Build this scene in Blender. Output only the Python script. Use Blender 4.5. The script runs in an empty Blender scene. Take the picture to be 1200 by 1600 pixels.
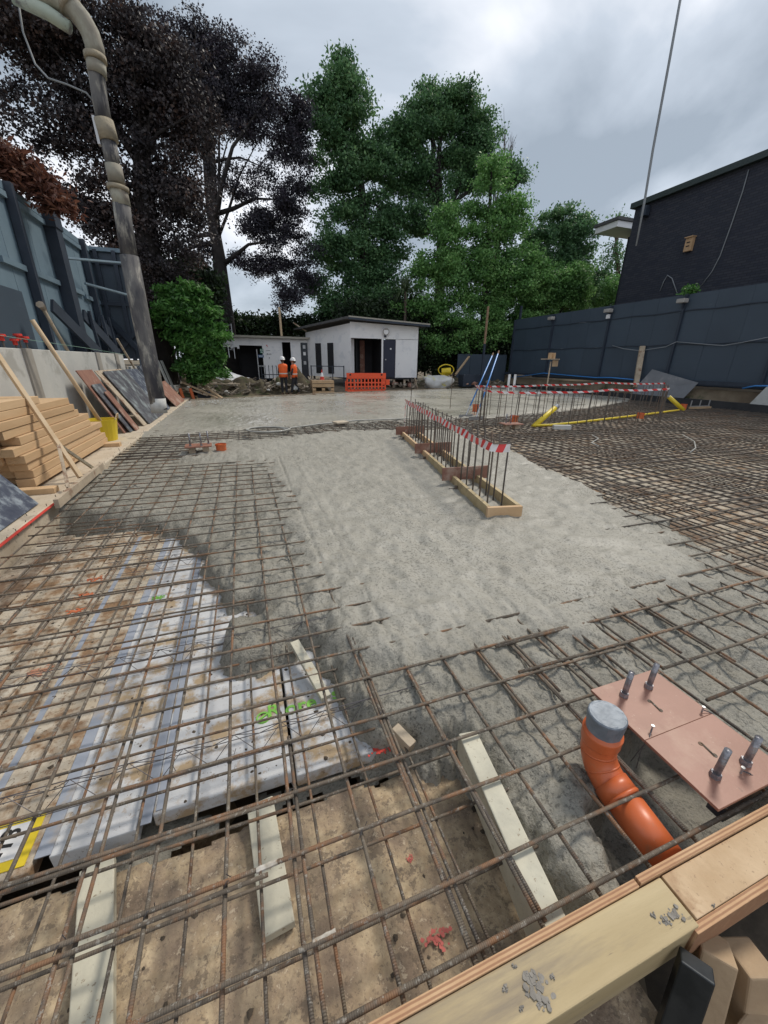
import bpy, math, random
import numpy as np
from mathutils import Vector, Matrix, Euler
random.seed(7); rng = np.random.default_rng(7)
C = bpy.context.scene.collection
S = bpy.context.scene
# ------------------------------------------------------------------ camera
FPX, CX, CY, CAMH = 602.0, 600.0, 800.0, 1.5
def _ray(p): return np.array([p[0]-CX, -(p[1]-CY), -FPX], float)
_d1 = _ray((374, 563)); _d1 /= np.linalg.norm(_d1)
_d2 = _ray((2400, 590)); _d2 -= _d1*(_d1@_d2); _d2 /= np.linalg.norm(_d2)
ROT = np.array([_d2, _d1, np.cross(_d2, _d1)])
cam = bpy.data.objects.new('camera', bpy.data.cameras.new('camera')); C.objects.link(cam)
m = Matrix([list(r) for r in ROT]).to_4x4(); m.translation = (0, 0, CAMH)
cam.matrix_world = m
cam.data.sensor_fit = 'HORIZONTAL'; cam.data.sensor_width = 36; cam.data.lens = FPX/1200*36
cam.data.clip_start = .05; cam.data.clip_end = 2000
S.camera = cam
# ------------------------------------------------------------------ sky and sun
SUN_EL, SUN_AZ = 52, 62          # azimuth measured from +Y towards +X
W = bpy.data.worlds.new('World'); S.world = W; W.use_nodes = True
nt = W.node_tree; N = nt.nodes; L = nt.links; N.clear()
def nn(nt_, t, **kw):
    n = nt_.nodes.new(t)
    for k, v in kw.items():
        if k in n.inputs.keys() if isinstance(k, str) else False: n.inputs[k].default_value = v
        else: setattr(n, k, v)
    return n
sky = nn(nt, 'ShaderNodeTexSky'); sky.sky_type = 'NISHITA'; sky.sun_disc = False
sky.sun_elevation = math.radians(SUN_EL); sky.sun_rotation = math.radians(SUN_AZ)
tc = nn(nt, 'ShaderNodeTexCoord'); sep = nn(nt, 'ShaderNodeSeparateXYZ'); L.new(tc.outputs['Generated'], sep.inputs[0])
def wm(op, a, b=None):
    n = nn(nt, 'ShaderNodeMath'); n.operation = op
    for i, v in enumerate((a, b)):
        if v is None: continue
        if isinstance(v, (int, float)): n.inputs[i].default_value = v
        else: L.new(v, n.inputs[i])
    return n.outputs[0]
zc = wm('ADD', wm('MAXIMUM', sep.outputs[2], 0.0), .28)
cmb = nn(nt, 'ShaderNodeCombineXYZ')
L.new(wm('DIVIDE', sep.outputs[0], zc), cmb.inputs[0]); L.new(wm('DIVIDE', sep.outputs[1], zc), cmb.inputs[1])
n1 = nn(nt, 'ShaderNodeTexNoise'); n1.inputs['Scale'].default_value = 1.05; n1.inputs['Detail'].default_value = 7; n1.inputs['Roughness'].default_value = .48
n1.inputs['Distortion'].default_value = .35
mp = nn(nt, 'ShaderNodeMapping'); mp.inputs['Location'].default_value = (3.1, 1.35, 0.4); L.new(cmb.outputs[0], mp.inputs[0]); L.new(mp.outputs[0], n1.inputs['Vector'])
cr = nn(nt, 'ShaderNodeValToRGB'); L.new(n1.outputs[0], cr.inputs[0])
e = cr.color_ramp.elements; e[0].position = .40; e[0].color = (2.1, 2.45, 2.85, 1); e[1].position = .60; e[1].color = (6.4, 6.5, 6.8, 1)
x = cr.color_ramp.elements.new(.5); x.color = (3.5, 3.9, 4.4, 1)
mx = nn(nt, 'ShaderNodeMix'); mx.data_type = 'RGBA'; mx.inputs[0].default_value = .93
L.new(sky.outputs[0], mx.inputs[6]); L.new(cr.outputs[0], mx.inputs[7])
bg = nn(nt, 'ShaderNodeBackground'); bg.inputs['Strength'].default_value = .1
L.new(mx.outputs[2], bg.inputs[0]); wo = nn(nt, 'ShaderNodeOutputWorld'); L.new(bg.outputs[0], wo.inputs[0])
sd_ = bpy.data.lights.new('sun', 'SUN'); sd_.energy = 1.5; sd_.angle = math.radians(12); sd_.color = (1, .92, .80)
so = bpy.data.objects.new('sun', sd_); C.objects.link(so)
el, az = math.radians(SUN_EL), math.radians(SUN_AZ)
so.rotation_euler = Vector((math.sin(az)*math.cos(el), math.cos(az)*math.cos(el), math.sin(el))).to_track_quat('Z', 'Y').to_euler()
S.view_settings.view_transform = 'Standard'; S.view_settings.look = 'None'; S.view_settings.gamma = 1; S.view_settings.exposure = 0.8
S.view_settings.use_curve_mapping = False
S.cycles.max_bounces = 6; S.cycles.transparent_max_bounces = 8
# ------------------------------------------------------------------ pixel helpers: a point of the photo on a known plane of the place
def un(px, py, z=0.):
    w = ROT@_ray((px, py)); t = (z-CAMH)/w[2]; return (w[0]*t, w[1]*t)
def at_y(px, py, Y):
    w = ROT@_ray((px, py)); t = Y/w[1]; return (w[0]*t, Y, CAMH+w[2]*t)
def at_x(px, py, X):
    w = ROT@_ray((px, py)); t = X/w[0]; return (X, w[1]*t, CAMH+w[2]*t)
# ------------------------------------------------------------------ materials
def lin(c): return tuple(c)+(1,)
def M(name, c1, c2=None, scale=4., rough=.8, bump=0., bscale=40., detail=5, stretch=(1, 1, 1), metal=0., lo=.35, hi=.65, c3=None, s3=1.3, lo3=.55, hi3=.62, rough2=None, wave=None, coat=0., spk=None):
    mt = bpy.data.materials.new(name); mt.use_nodes = True; t = mt.node_tree; b = t.nodes['Principled BSDF']; l = t.links
    b.inputs['Roughness'].default_value = rough; b.inputs['Metallic'].default_value = metal
    if coat: b.inputs['Coat Weight'].default_value = coat
    co = t.nodes.new('ShaderNodeTexCoord'); mp = t.nodes.new('ShaderNodeMapping'); mp.inputs['Scale'].default_value = stretch
    oi = t.nodes.new('ShaderNodeObjectInfo'); va = t.nodes.new('ShaderNodeVectorMath'); va.operation = 'SCALE'; va.inputs[0].default_value = (13.1, 7.7, 3.3)
    l.new(oi.outputs['Random'], va.inputs['Scale']); ad = t.nodes.new('ShaderNodeVectorMath'); l.new(co.outputs['Object'], ad.inputs[0]); l.new(va.outputs[0], ad.inputs[1])
    l.new(ad.outputs[0], mp.inputs[0]); vec = mp.outputs[0]
    last = None
    if c2 is not None:
        n = t.nodes.new('ShaderNodeTexNoise'); n.inputs['Scale'].default_value = scale; n.inputs['Detail'].default_value = detail; n.inputs['Roughness'].default_value = .6; l.new(vec, n.inputs['Vector'])
        r = t.nodes.new('ShaderNodeValToRGB'); r.color_ramp.elements[0].position = lo; r.color_ramp.elements[1].position = hi
        r.color_ramp.elements[0].color = lin(c1); r.color_ramp.elements[1].color = lin(c2); l.new(n.outputs[0], r.inputs[0]); last = r.outputs[0]
        if rough2 is not None:
            mr = t.nodes.new('ShaderNodeMapRange'); mr.inputs[1].default_value = lo; mr.inputs[2].default_value = hi; mr.inputs[3].default_value = rough; mr.inputs[4].default_value = rough2
            l.new(n.outputs[0], mr.inputs[0]); l.new(mr.outputs[0], b.inputs['Roughness'])
    if c3 is not None:
        n3 = t.nodes.new('ShaderNodeTexNoise'); n3.inputs['Scale'].default_value = s3; n3.inputs['Detail'].default_value = 7; n3.inputs['Roughness'].default_value = .65; l.new(vec, n3.inputs['Vector'])
        mr = t.nodes.new('ShaderNodeMapRange'); mr.inputs[1].default_value = lo3; mr.inputs[2].default_value = hi3; l.new(n3.outputs[0], mr.inputs[0])
        mxx = t.nodes.new('ShaderNodeMix'); mxx.data_type = 'RGBA'; l.new(mr.outputs[0], mxx.inputs[0])
        if last is not None: l.new(last, mxx.inputs[6])
        else: mxx.inputs[6].default_value = lin(c1)
        mxx.inputs[7].default_value = lin(c3); last = mxx.outputs[2]
    if spk is not None:      # (scale, threshold, amount, colour): fine dirt specks
        for q_, (sc_, th_, am_, cc_) in enumerate(spk):
            ns = t.nodes.new('ShaderNodeTexNoise'); ns.inputs['Scale'].default_value = sc_; ns.inputs['Detail'].default_value = 4; ns.inputs['Roughness'].default_value = .75; l.new(vec, ns.inputs['Vector'])
            mr = t.nodes.new('ShaderNodeMapRange'); mr.inputs[1].default_value = th_; mr.inputs[2].default_value = th_+.04; mr.inputs[4].default_value = am_; l.new(ns.outputs[0], mr.inputs[0])
            mxx = t.nodes.new('ShaderNodeMix'); mxx.data_type = 'RGBA'; l.new(mr.outputs[0], mxx.inputs[0])
            if last is not None: l.new(last, mxx.inputs[6])
            else: mxx.inputs[6].default_value = lin(c1)
            mxx.inputs[7].default_value = lin(cc_); last = mxx.outputs[2]
    if last is not None: l.new(last, b.inputs['Base Color'])
    else: b.inputs['Base Color'].default_value = lin(c1)
    if bump or wave:
        bp = t.nodes.new('ShaderNodeBump'); bp.inputs['Strength'].default_value = bump or .6; bp.inputs['Distance'].default_value = .01
        if wave:
            w = t.nodes.new('ShaderNodeTexWave'); w.bands_direction = wave; w.inputs['Scale'].default_value = bscale; w.inputs['Distortion'].default_value = 0; l.new(co.outputs['Object'], w.inputs['Vector']); l.new(w.outputs['Color'], bp.inputs['Height']); bp.inputs['Distance'].default_value = .003
        else:
            nb = t.nodes.new('ShaderNodeTexNoise'); nb.inputs['Scale'].default_value = bscale; nb.inputs['Detail'].default_value = 6; l.new(vec, nb.inputs['Vector']); l.new(nb.outputs[0], bp.inputs['Height'])
        l.new(bp.outputs[0], b.inputs['Normal'])
    return mt
def leafmat(name, c1, c2, c3=None, tr=.35, scale=.7):
    mt = bpy.data.materials.new(name); mt.use_nodes = True; t = mt.node_tree; b = t.nodes['Principled BSDF']; l = t.links
    g = t.nodes.new('ShaderNodeNewGeometry'); n = t.nodes.new('ShaderNodeTexNoise'); n.inputs['Scale'].default_value = scale; n.inputs['Detail'].default_value = 4
    l.new(g.outputs['Position'], n.inputs['Vector'])
    a = t.nodes.new('ShaderNodeMath'); a.operation = 'MULTIPLY_ADD'; a.inputs[1].default_value = .45; l.new(g.outputs['Random Per Island'], a.inputs[0])
    s = t.nodes.new('ShaderNodeMath'); s.operation = 'SUBTRACT'; l.new(n.outputs[0], s.inputs[0]); s.inputs[1].default_value = .22; l.new(s.outputs[0], a.inputs[2])
    r = t.nodes.new('ShaderNodeValToRGB'); r.color_ramp.elements[0].position = .25; r.color_ramp.elements[1].position = .62
    r.color_ramp.elements[0].color = lin(c1); r.color_ramp.elements[1].color = lin(c2)
    if c3: q = r.color_ramp.elements.new(.82); q.color = lin(c3)
    l.new(a.outputs[0], r.inputs[0]); l.new(r.outputs[0], b.inputs['Base Color']); b.inputs['Roughness'].default_value = .55
    tb = t.nodes.new('ShaderNodeBsdfTranslucent'); l.new(r.outputs[0], tb.inputs[0]); ms = t.nodes.new('ShaderNodeMixShader'); ms.inputs[0].default_value = tr
    l.new(b.outputs[0], ms.inputs[1]); l.new(tb.outputs[0], ms.inputs[2]); l.new(ms.outputs[0], t.nodes['Material Output'].inputs[0])
    return mt
rust_c = ((.12, .085, .06), (.24, .12, .06))
m_bx = M('rebar_steel_across', (.165, .13, .095), (.08, .066, .052), 9, .75, .35, 52, wave='X', c3=(.215, .115, .06), s3=6, lo3=.5, hi3=.62, spk=[(60, .57, .7, (.30, .28, .245))])
m_by = M('rebar_steel_along', (.16, .13, .095), (.08, .066, .055), 9, .75, .35, 52, wave='Y', c3=(.22, .115, .06), s3=6, lo3=.5, hi3=.62, spk=[(60, .57, .7, (.30, .28, .245))])
m_bfar = M('rebar_steel_dull', (.145, .125, .105), (.075, .065, .058), 5, .8, c3=(.175, .11, .07), s3=1.2, lo3=.5, hi3=.7)
m_wire = M('thin_wire_steel', (.16, .15, .16), (.09, .08, .08), 8, .5, metal=.5)
m_timber = M('pale_sawn_timber', (.47, .31, .17), (.60, .42, .25), 3, .75, .3, 60, stretch=(1, .12, 1), c3=(.36, .22, .12), s3=2, lo3=.58, hi3=.8, spk=[(7, .66, .7, (.25, .14, .08))])
m_timber_b = M('honey_sawn_timber', (.52, .345, .19), (.64, .45, .27), 3, .75, .3, 60, stretch=(1, .12, 1), c3=(.36, .19, .09), s3=5, lo3=.62, hi3=.75, spk=[(7, .65, .7, (.28, .15, .08))])
m_timber_end = M('timber_end_grain', (.33, .17, .08), (.45, .26, .13), 12, .85, .3, 80)
m_poleW = M('pole_timber', (.52, .38, .23), (.62, .48, .32), 4, .7, .2, 60)
m_oldwood = M('weathered_wood', (.35, .29, .22), (.48, .40, .30), 5, .85, .3, 60, c3=(.24, .15, .10), s3=4)
m_board = M('yellow_form_timber', (.40, .31, .17), (.50, .40, .235), 9, .7, .25, 90, detail=8, stretch=(.12, 1, 1), c3=(.26, .21, .145), s3=7, lo3=.53, hi3=.68, spk=[(50, .64, .7, (.22, .17, .11)), (9, .66, .5, (.36, .22, .12))])
m_boardspl = M('cement_splash', (.20, .185, .165), (.29, .27, .24), 30, .9, .6, 50)
m_osb = M('orange_ply_face', (.44, .30, .17), (.56, .41, .26), 6, .75, .25, 60, c3=(.40, .26, .15), s3=4, spk=[(50, .62, .6, (.25, .16, .1)), (9, .63, .5, (.34, .2, .12))])
m_ply = M('ply_edge_layers', (.60, .38, .22), (.36, .18, .09), 6, .8, .8, 13, wave='Z')
def layered(name, ax):
    mt = M(name, (.58, .38, .22), (.48, .28, .15), 6, .8, .2, 70); t = mt.node_tree; b = t.nodes['Principled BSDF']
    co = t.nodes.new('ShaderNodeTexCoord'); w = t.nodes.new('ShaderNodeTexWave'); w.bands_direction = ax; w.inputs['Scale'].default_value = 32; w.inputs['Distortion'].default_value = .6
    t.links.new(co.outputs['Object'], w.inputs[0]); mxx = t.nodes.new('ShaderNodeMix'); mxx.data_type = 'RGBA'
    r = t.nodes.new('ShaderNodeMapRange'); r.inputs[1].default_value = .3; r.inputs[2].default_value = .8; r.inputs[4].default_value = .75; t.links.new(w.outputs['Color'], r.inputs[0]); t.links.new(r.outputs[0], mxx.inputs[0])
    src = b.inputs['Base Color'].links[0].from_socket; t.links.new(src, mxx.inputs[6]); mxx.inputs[7].default_value = (.27, .13, .07, 1); t.links.new(mxx.outputs[2], b.inputs['Base Color']); return mt
m_plyY = layered('ply_edge_layers_flat', 'Y')
m_poly = M('white_polystyrene', (.46, .47, .49), (.57, .58, .59), 5, .8, .12, 120, detail=8, c3=(.36, .27, .17), s3=5.5, lo3=.50, hi3=.60, spk=[(45, .62, .8, (.14, .10, .07)), (14, .60, .5, (.34, .24, .15))])
m_polyd = M('mud_stained_polystyrene', (.42, .35, .26), (.52, .47, .39), 7, .85, .25, 60, detail=8, c3=(.25, .155, .085), s3=6.0, lo3=.47, hi3=.60, spk=[(45, .58, .8, (.15, .10, .06)), (12, .57, .6, (.20, .12, .07))])
m_polyr = M('rust_stained_panel', (.40, .36, .30), (.48, .43, .34), 3, .85, .2, 60, c3=(.17, .11, .07), s3=2.0, lo3=.45, hi3=.6, spk=[(40, .56, .8, (.12, .08, .05))])
m_tapeG = M('silver_joint_tape', (.25, .28, .34), (.34, .37, .43), 6, .55, c3=(.38, .29, .18), s3=3, lo3=.58, hi3=.7)
m_pit = M('muddy_shutter_floor', (.52, .41, .27), (.36, .27, .17), 24, .9, 1.0, 30, detail=9, lo=.36, hi=.62, c3=(.235, .175, .125), s3=5, lo3=.42, hi3=.60, spk=[(70, .57, .6, (.15, .11, .08)), (16, .56, .6, (.13, .10, .075)), (40, .60, .5, (.62, .52, .38))])
m_soil = M('dark_soil', (.05, .04, .03), (.11, .085, .06), 5, .95, .8, 14)
m_earth = M('earth_bank', (.12, .09, .06), (.2, .16, .11), 1.5, .95, .8, 8, c3=(.06, .07, .035), s3=.8)
m_white = M('white_timber_strip', (.56, .53, .42), (.44, .42, .34), 9, .7, .15, 60, c3=(.42, .30, .18), s3=9, lo3=.64, hi3=.7, spk=[(40, .61, .7, (.22, .16, .10))])
m_brownply = M('brown_phenolic_board', (.27, .125, .085), (.33, .16, .115), 3, .5, .06, 80, c3=(.42, .26, .19), s3=2.6, lo3=.56, hi3=.75, spk=[(60, .66, .5, (.6, .48, .4)), (25, .66, .5, (.16, .09, .06))])
m_brownold = M('worn_brown_board', (.19, .085, .06), (.27, .14, .10), 5, .7, .15, 40, c3=(.36, .25, .2), s3=3)
m_blackply = M('scuffed_black_board', (.04, .045, .06), (.10, .10, .115), 7, .55, .1, 40, c3=(.30, .35, .36), s3=3.4, lo3=.48, hi3=.72)
m_navyply = M('scuffed_navy_board', (.03, .04, .07), (.07, .085, .12), 7, .6, .1, 40, c3=(.24, .28, .32), s3=7, lo3=.5, hi3=.66)
m_orange = M('orange_drain_pipe', (.60, .14, .045), (.52, .12, .04), 3, .38, .03, 60, c3=(.42, .16, .08), s3=7, lo3=.6, hi3=.7, spk=[(90, .66, .5, (.5, .4, .33))])
m_foil = M('silver_duct_tape', (.13, .155, .19), (.22, .255, .30), 12, .5, .5, 22, metal=.15)
m_foil2 = M('crumpled_silver_tape', (.16, .16, .18), (.36, .36, .39), 25, .3, .9, 45, metal=.5)
m_hoard = M('grey_painted_hoarding', (.125, .185, .235), (.155, .22, .27), 1.2, .55, .05, 30, c3=(.10, .15, .195), s3=.6)
m_hoardd = M('dark_painted_timber', (.020, .030, .048), (.030, .042, .064), 3, .6, .1, 30)
m_hoardR = M('navy_grey_hoarding', (.040, .058, .082), (.048, .070, .098), .5, .55, .04, 20, c3=(.055, .075, .11), s3=2.2, lo3=.62, hi3=.75, spk=[(6, .67, .3, (.14, .15, .17))])
m_conc = M('grey_precast_concrete', (.43, .44, .43), (.50, .50, .48), 2, .85, .15, 60, c3=(.35, .35, .33), s3=1.4, spk=[(20, .62, .35, (.28, .26, .23))])
m_concd = M('grey_concrete_post', (.27, .255, .23), (.34, .32, .29), 3, .85, .2, 60)
m_strip = M('dusty_concrete_strip', (.47, .39, .29), (.56, .49, .39), 3, .9, .3, 40, c3=(.37, .31, .24), s3=3, spk=[(30, .58, .5, (.25, .2, .15))])
m_trunk = M('dark_bark', (.012, .010, .010), (.03, .025, .024), 3, .9, .6, 12)
m_bark2 = M('brown_bark', (.06, .045, .035), (.12, .09, .07), 3, .9, .6, 12)
m_cabin = M('white_painted_ply', (.76, .77, .79), (.80, .81, .82), 1.2, .6, c3=(.68, .70, .73), s3=2)
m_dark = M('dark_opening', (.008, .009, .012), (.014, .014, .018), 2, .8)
m_door = M('navy_door_paint', (.018, .022, .045), (.022, .027, .05), 2, .6)
m_roof = M('dark_felt_roof', (.07, .07, .075), (.10, .10, .10), 3, .9)
m_fascia = M('weathered_fascia', (.30, .29, .25), (.38, .36, .31), 3, .8)
m_hv = M('orange_hi_vis', (.95, .16, .03), (.85, .13, .025), 9, .7)
m_refl = M('silver_reflective_band', (.6, .6, .55), rough=.4)
m_helmet = M('white_helmet', (.78, .78, .78), rough=.35)
m_skin = M('skin', (.45, .27, .19), (.4, .23, .16), 20, .6)
m_cloth = M('dark_work_trousers', (.02, .022, .028), (.03, .03, .036), 12, .85)
m_cloth2 = M('charcoal_sleeves', (.03, .03, .035), (.045, .045, .05), 12, .85)
m_boot = M('muddy_boots', (.12, .09, .06), (.06, .045, .035), 12, .85)
m_barrier = M('orange_plastic', (.85, .10, .03), (.78, .09, .03), 4, .45)
m_yellow = M('yellow_plastic', (.72, .55, .03), (.64, .48, .03), 4, .45, c3=(.45, .38, .12), s3=4, lo3=.62)
m_blue = M('blue_handle_plastic', (.03, .19, .52), (.05, .22, .55), 5, .4)
m_red = M('red_plastic_cap', (.65, .05, .035), rough=.4)
m_redp = M('red_paint', (.62, .06, .04), (.55, .05, .035), 20, .7)
m_pink = M('pink_spray_paint', (.50, .13, .11), rough=.8)
m_green = M('green_print', (.22, .52, .08), rough=.6)
m_black = M('black_print', (.02, .02, .02), rough=.6)
m_steel = M('galvanised_steel', (.45, .46, .48), (.36, .37, .38), 5, .45, metal=.7)
m_greysheet = M('grey_smooth_sheet', (.17, .18, .20), (.21, .22, .24), 2, .4, c3=(.26, .26, .27), s3=2)
m_bag = M('white_woven_bag', (.55, .56, .56), (.46, .46, .45), 4, .7, .6, 8, c3=(.55, .5, .15), s3=2.3, lo3=.56, hi3=.6)
m_rubble = M('broken_rubble', (.22, .18, .14), (.34, .30, .25), 6, .95, .5, 20)
m_plank = M('muddy_plank', (.34, .24, .15), (.44, .32, .2), 4, .85, .3, 40)
m_hosec = M('cement_crusted_hose', (.05, .05, .06), (.15, .145, .14), 9, .8, .6, 40, stretch=(1, 1, .3), lo=.4, hi=.62, c3=(.40, .38, .33), s3=11, lo3=.52, hi3=.66)
m_pumpp = M('cement_crusted_pipe', (.30, .29, .235), (.22, .19, .16), 6, .8, .35, 30, stretch=(1, 1, .6), c3=(.42, .42, .35), s3=5, lo3=.5, hi3=.66)
m_clamp = M('crusted_clamp', (.36, .31, .22), (.25, .22, .17), 12, .85, .7, 40)
m_boom = M('green_white_boom_pipe', (.42, .50, .43), (.5, .55, .48), 4, .6, .2, 30, c3=(.2, .2, .2), s3=5)
m_lamp = M('floodlight_case', (.36, .35, .33), (.28, .27, .26), 5, .5)
m_soffit = M('white_soffit', (.75, .76, .78), rough=.5)
m_cable = M('grey_cable', (.22, .24, .26), rough=.6)
m_cablel = M('pale_hose_rubber', (.40, .40, .38), (.3, .3, .28), 5, .6)
m_bird = M('bird_box_wood', (.42, .27, .15), (.5, .33, .19), 6, .7)
m_glass = M('dark_window_glass', (.02, .025, .035), rough=.15)
m_sheetw = M('white_plastic_sheeting', (.62, .64, .66), (.5, .52, .55), 3, .5, .7, 8)
m_signg = M('green_sign', (.01, .16, .10), rough=.5); m_signb = M('blue_sign', (.05, .12, .25), rough=.5)
m_timber_post = M('tall_timber_post', (.22, .14, .085), (.3, .2, .13), 4, .8)
# striped red and white tape
def tapemat():
    mt = bpy.data.materials.new('red_white_barrier_tape'); mt.use_nodes = True; t = mt.node_tree; b = t.nodes['Principled BSDF']
    at = t.nodes.new('ShaderNodeAttribute'); at.attribute_name = 'run'
    f = t.nodes.new('ShaderNodeMath'); f.operation = 'FRACT'; t.links.new(at.outputs['Fac'], f.inputs[0]); g = t.nodes.new('ShaderNodeMath'); g.operation = 'GREATER_THAN'; g.inputs[1].default_value = .5; t.links.new(f.outputs[0], g.inputs[0])
    mxx = t.nodes.new('ShaderNodeMix'); mxx.data_type = 'RGBA'; mxx.inputs[6].default_value = (.72, .70, .70, 1); mxx.inputs[7].default_value = (.68, .035, .035, 1); t.links.new(g.outputs[0], mxx.inputs[0])
    t.links.new(mxx.outputs[2], b.inputs['Base Color']); b.inputs['Roughness'].default_value = .4; return mt
m_tape = tapemat()
# ------------------------------------------------------------------ builders
WL = {}
def wl(o):
    while o.parent: o = o.parent
    return WL.get(o.name, (0, 0, 0))
def tag(o, label=None, cat=None, group=None, kind=None):
    if label: o['label'] = label
    if cat: o['category'] = cat
    if group: o['group'] = group
    if kind: o['kind'] = kind
    return o
def thing(name, label, cat, loc, group=None):
    o = bpy.data.objects.new(name, None); C.objects.link(o); o.empty_display_size = .1
    o.location = loc; WL[o.name] = tuple(loc); return tag(o, label, cat, group)
class MB:
    def __init__(s): s.v = []; s.f = []
    def add(s, v, f):
        b = len(s.v); s.v += [tuple(map(float, q)) for q in v]; s.f += [tuple(i+b for i in q) for q in f]; return s
    def box(s, c, d, mt=None, bev=0):
        hx, hy, hz = d[0]/2, d[1]/2, d[2]/2
        v = [Vector((x*hx, y*hy, z*hz)) for z in (-1, 1) for x, y in ((-1, -1), (1, -1), (1, 1), (-1, 1))]
        if mt is not None: v = [mt@q for q in v]
        v = [q+Vector(c) for q in v]
        return s.add(v, [(3, 2, 1, 0), (4, 5, 6, 7), (0, 1, 5, 4), (1, 2, 6, 5), (2, 3, 7, 6), (3, 0, 4, 7)])
    def beam(s, a, b, w, h, upv=(0, 0, 1)):
        a, b = Vector(a), Vector(b); d = (b-a); ln = d.length; d.normalize(); u = Vector(upv)
        sdv = d.cross(u)
        if sdv.length < 1e-3: sdv = d.cross(Vector((1, 0, 0)))
        sdv.normalize(); u = sdv.cross(d).normalized(); r = Matrix((sdv, d, u)).transposed()
        return s.box((a+b)/2, (w, ln, h), r)
    def tube(s, pts, r, n=8, cap=True):
        pts = [Vector(p) for p in pts]; k = len(pts); rs = r if hasattr(r, '__len__') else [r]*k; v = []; pu = None
        for i, p in enumerate(pts):
            d = (pts[min(i+1, k-1)]-pts[max(i-1, 0)]).normalized()
            if pu is None: pu = d.orthogonal().normalized()
            else:
                pu = (pu-d*pu.dot(d)); pu = pu.normalized() if pu.length > 1e-6 else d.orthogonal().normalized()
            w = d.cross(pu)
            for j in range(n):
                a = 2*math.pi*j/n; v.append(p+(pu*math.cos(a)+w*math.sin(a))*rs[i])
        f = [(i*n+j, i*n+(j+1) % n, (i+1)*n+(j+1) % n, (i+1)*n+j) for i in range(k-1) for j in range(n)]
        if cap: f += [tuple(range(n))[::-1], tuple((k-1)*n+j for j in range(n))]
        return s.add(v, f)
    def prism(s, poly, z0, z1):
        n = len(poly); v = [(x, y, z0) for x, y in poly]+[(x, y, z1) for x, y in poly]
        return s.add(v, [tuple(range(n))[::-1], tuple(range(n, 2*n))]+[(i, (i+1) % n, n+(i+1) % n, n+i) for i in range(n)])
    def build(s, name, mat, parent=None, smooth=False, bevel=0):
        me = bpy.data.meshes.new(name); o = bpy.data.objects.new(name, me)
        if parent is not None: off = wl(parent); o.parent = parent
        else:
            a = np.array(s.v); off = (float((a[:, 0].min()+a[:, 0].max())/2), float((a[:, 1].min()+a[:, 1].max())/2), float(a[:, 2].min())); o.location = off
        me.from_pydata([(x-off[0], y-off[1], z-off[2]) for x, y, z in s.v], [], s.f); C.objects.link(o)
        if parent is None: WL[o.name] = off
        me.materials.append(mat)
        if smooth: me.shade_smooth()
        if bevel:
            bm = o.modifiers.new('bevel', 'BEVEL'); bm.width = bevel; bm.segments = 2; bm.limit_method = 'ANGLE'
        me.update(); return o
def npmesh(name, V, Fc, mat, parent=None, smooth=False):
    me = bpy.data.meshes.new(name); off = np.array(wl(parent)) if parent is not None else np.zeros(3)
    V = V-off; me.vertices.add(len(V)); me.vertices.foreach_set('co', V.astype(np.float32).ravel())
    k = Fc.shape[1]; me.loops.add(Fc.size); me.loops.foreach_set('vertex_index', Fc.astype(np.int32).ravel())
    me.polygons.add(len(Fc)); me.polygons.foreach_set('loop_start', np.arange(0, Fc.size, k, dtype=np.int32)); me.polygons.foreach_set('loop_total', np.full(len(Fc), k, np.int32))
    me.update(calc_edges=True); me.validate()
    me.materials.append(mat)
    if smooth: me.shade_smooth()
    o = bpy.data.objects.new(name, me); C.objects.link(o)
    if parent is not None: o.parent = parent
    return o
def text_mesh(txt, size, mtx, mat, name, parent, extrude=.0008):
    cu = bpy.data.curves.new('t', 'FONT'); cu.body = txt; cu.size = size; cu.extrude = extrude; cu.offset = size*.02; cu.align_x = 'CENTER'; cu.align_y = 'CENTER'
    to = bpy.data.objects.new('t', cu); C.objects.link(to); dg = bpy.context.evaluated_depsgraph_get(); me = bpy.data.meshes.new_from_object(to.evaluated_get(dg))
    bpy.data.objects.remove(to); me.transform(mtx)
    o = bpy.data.objects.new(name, me); C.objects.link(o); me.materials.clear(); me.materials.append(mat)
    if parent is not None:
        w = wl(parent); me.transform(Matrix.Translation((-w[0], -w[1], -w[2]))); o.parent = parent
    return o
def jit(a): return random.uniform(-a, a)
# value noise for heights
def vnoise(x, y, seed=0):
    xi = np.floor(x).astype(np.int64); yi = np.floor(y).astype(np.int64); xf = x-xi; yf = y-yi
    def h(a, b):
        n = (a*374761393+b*668265263+seed*982451653) & 0x7fffffff; n = ((n ^ (n >> 13))*1274126177) & 0x7fffffff; return ((n ^ (n >> 16)) & 0xffff)/65535.
    u = xf*xf*(3-2*xf); v = yf*yf*(3-2*yf)
    return (h(xi, yi)*(1-u)+h(xi+1, yi)*u)*(1-v)+(h(xi, yi+1)*(1-u)+h(xi+1, yi+1)*u)*v-.5
def fbm(x, y, s, o=4, seed=0, g=.5):
    r = 0; a = 1
    for i in range(o): r = r+a*vnoise(x*s*2**i+17*i, y*s*2**i+5*i, seed+i); a *= g
    return r
def sdf(poly, X, Y):
    P = np.array(poly, float); inside = np.zeros(X.shape, bool); dmin = np.full(X.shape, 1e9); n = len(P)
    for i in range(n):
        a = P[i]; b = P[(i+1) % n]; ex, ey = b-a; wx = X-a[0]; wy = Y-a[1]
        t = np.clip((wx*ex+wy*ey)/(ex*ex+ey*ey+1e-12), 0, 1); dmin = np.minimum(dmin, np.hypot(wx-t*ex, wy-t*ey))
        c = (a[1] > Y) != (b[1] > Y); inside ^= c & (X < (b[0]-a[0])*(Y-a[1])/((b[1]-a[1]) if b[1] != a[1] else 1e-12)+a[0])
    return np.where(inside, dmin, -dmin)
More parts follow.
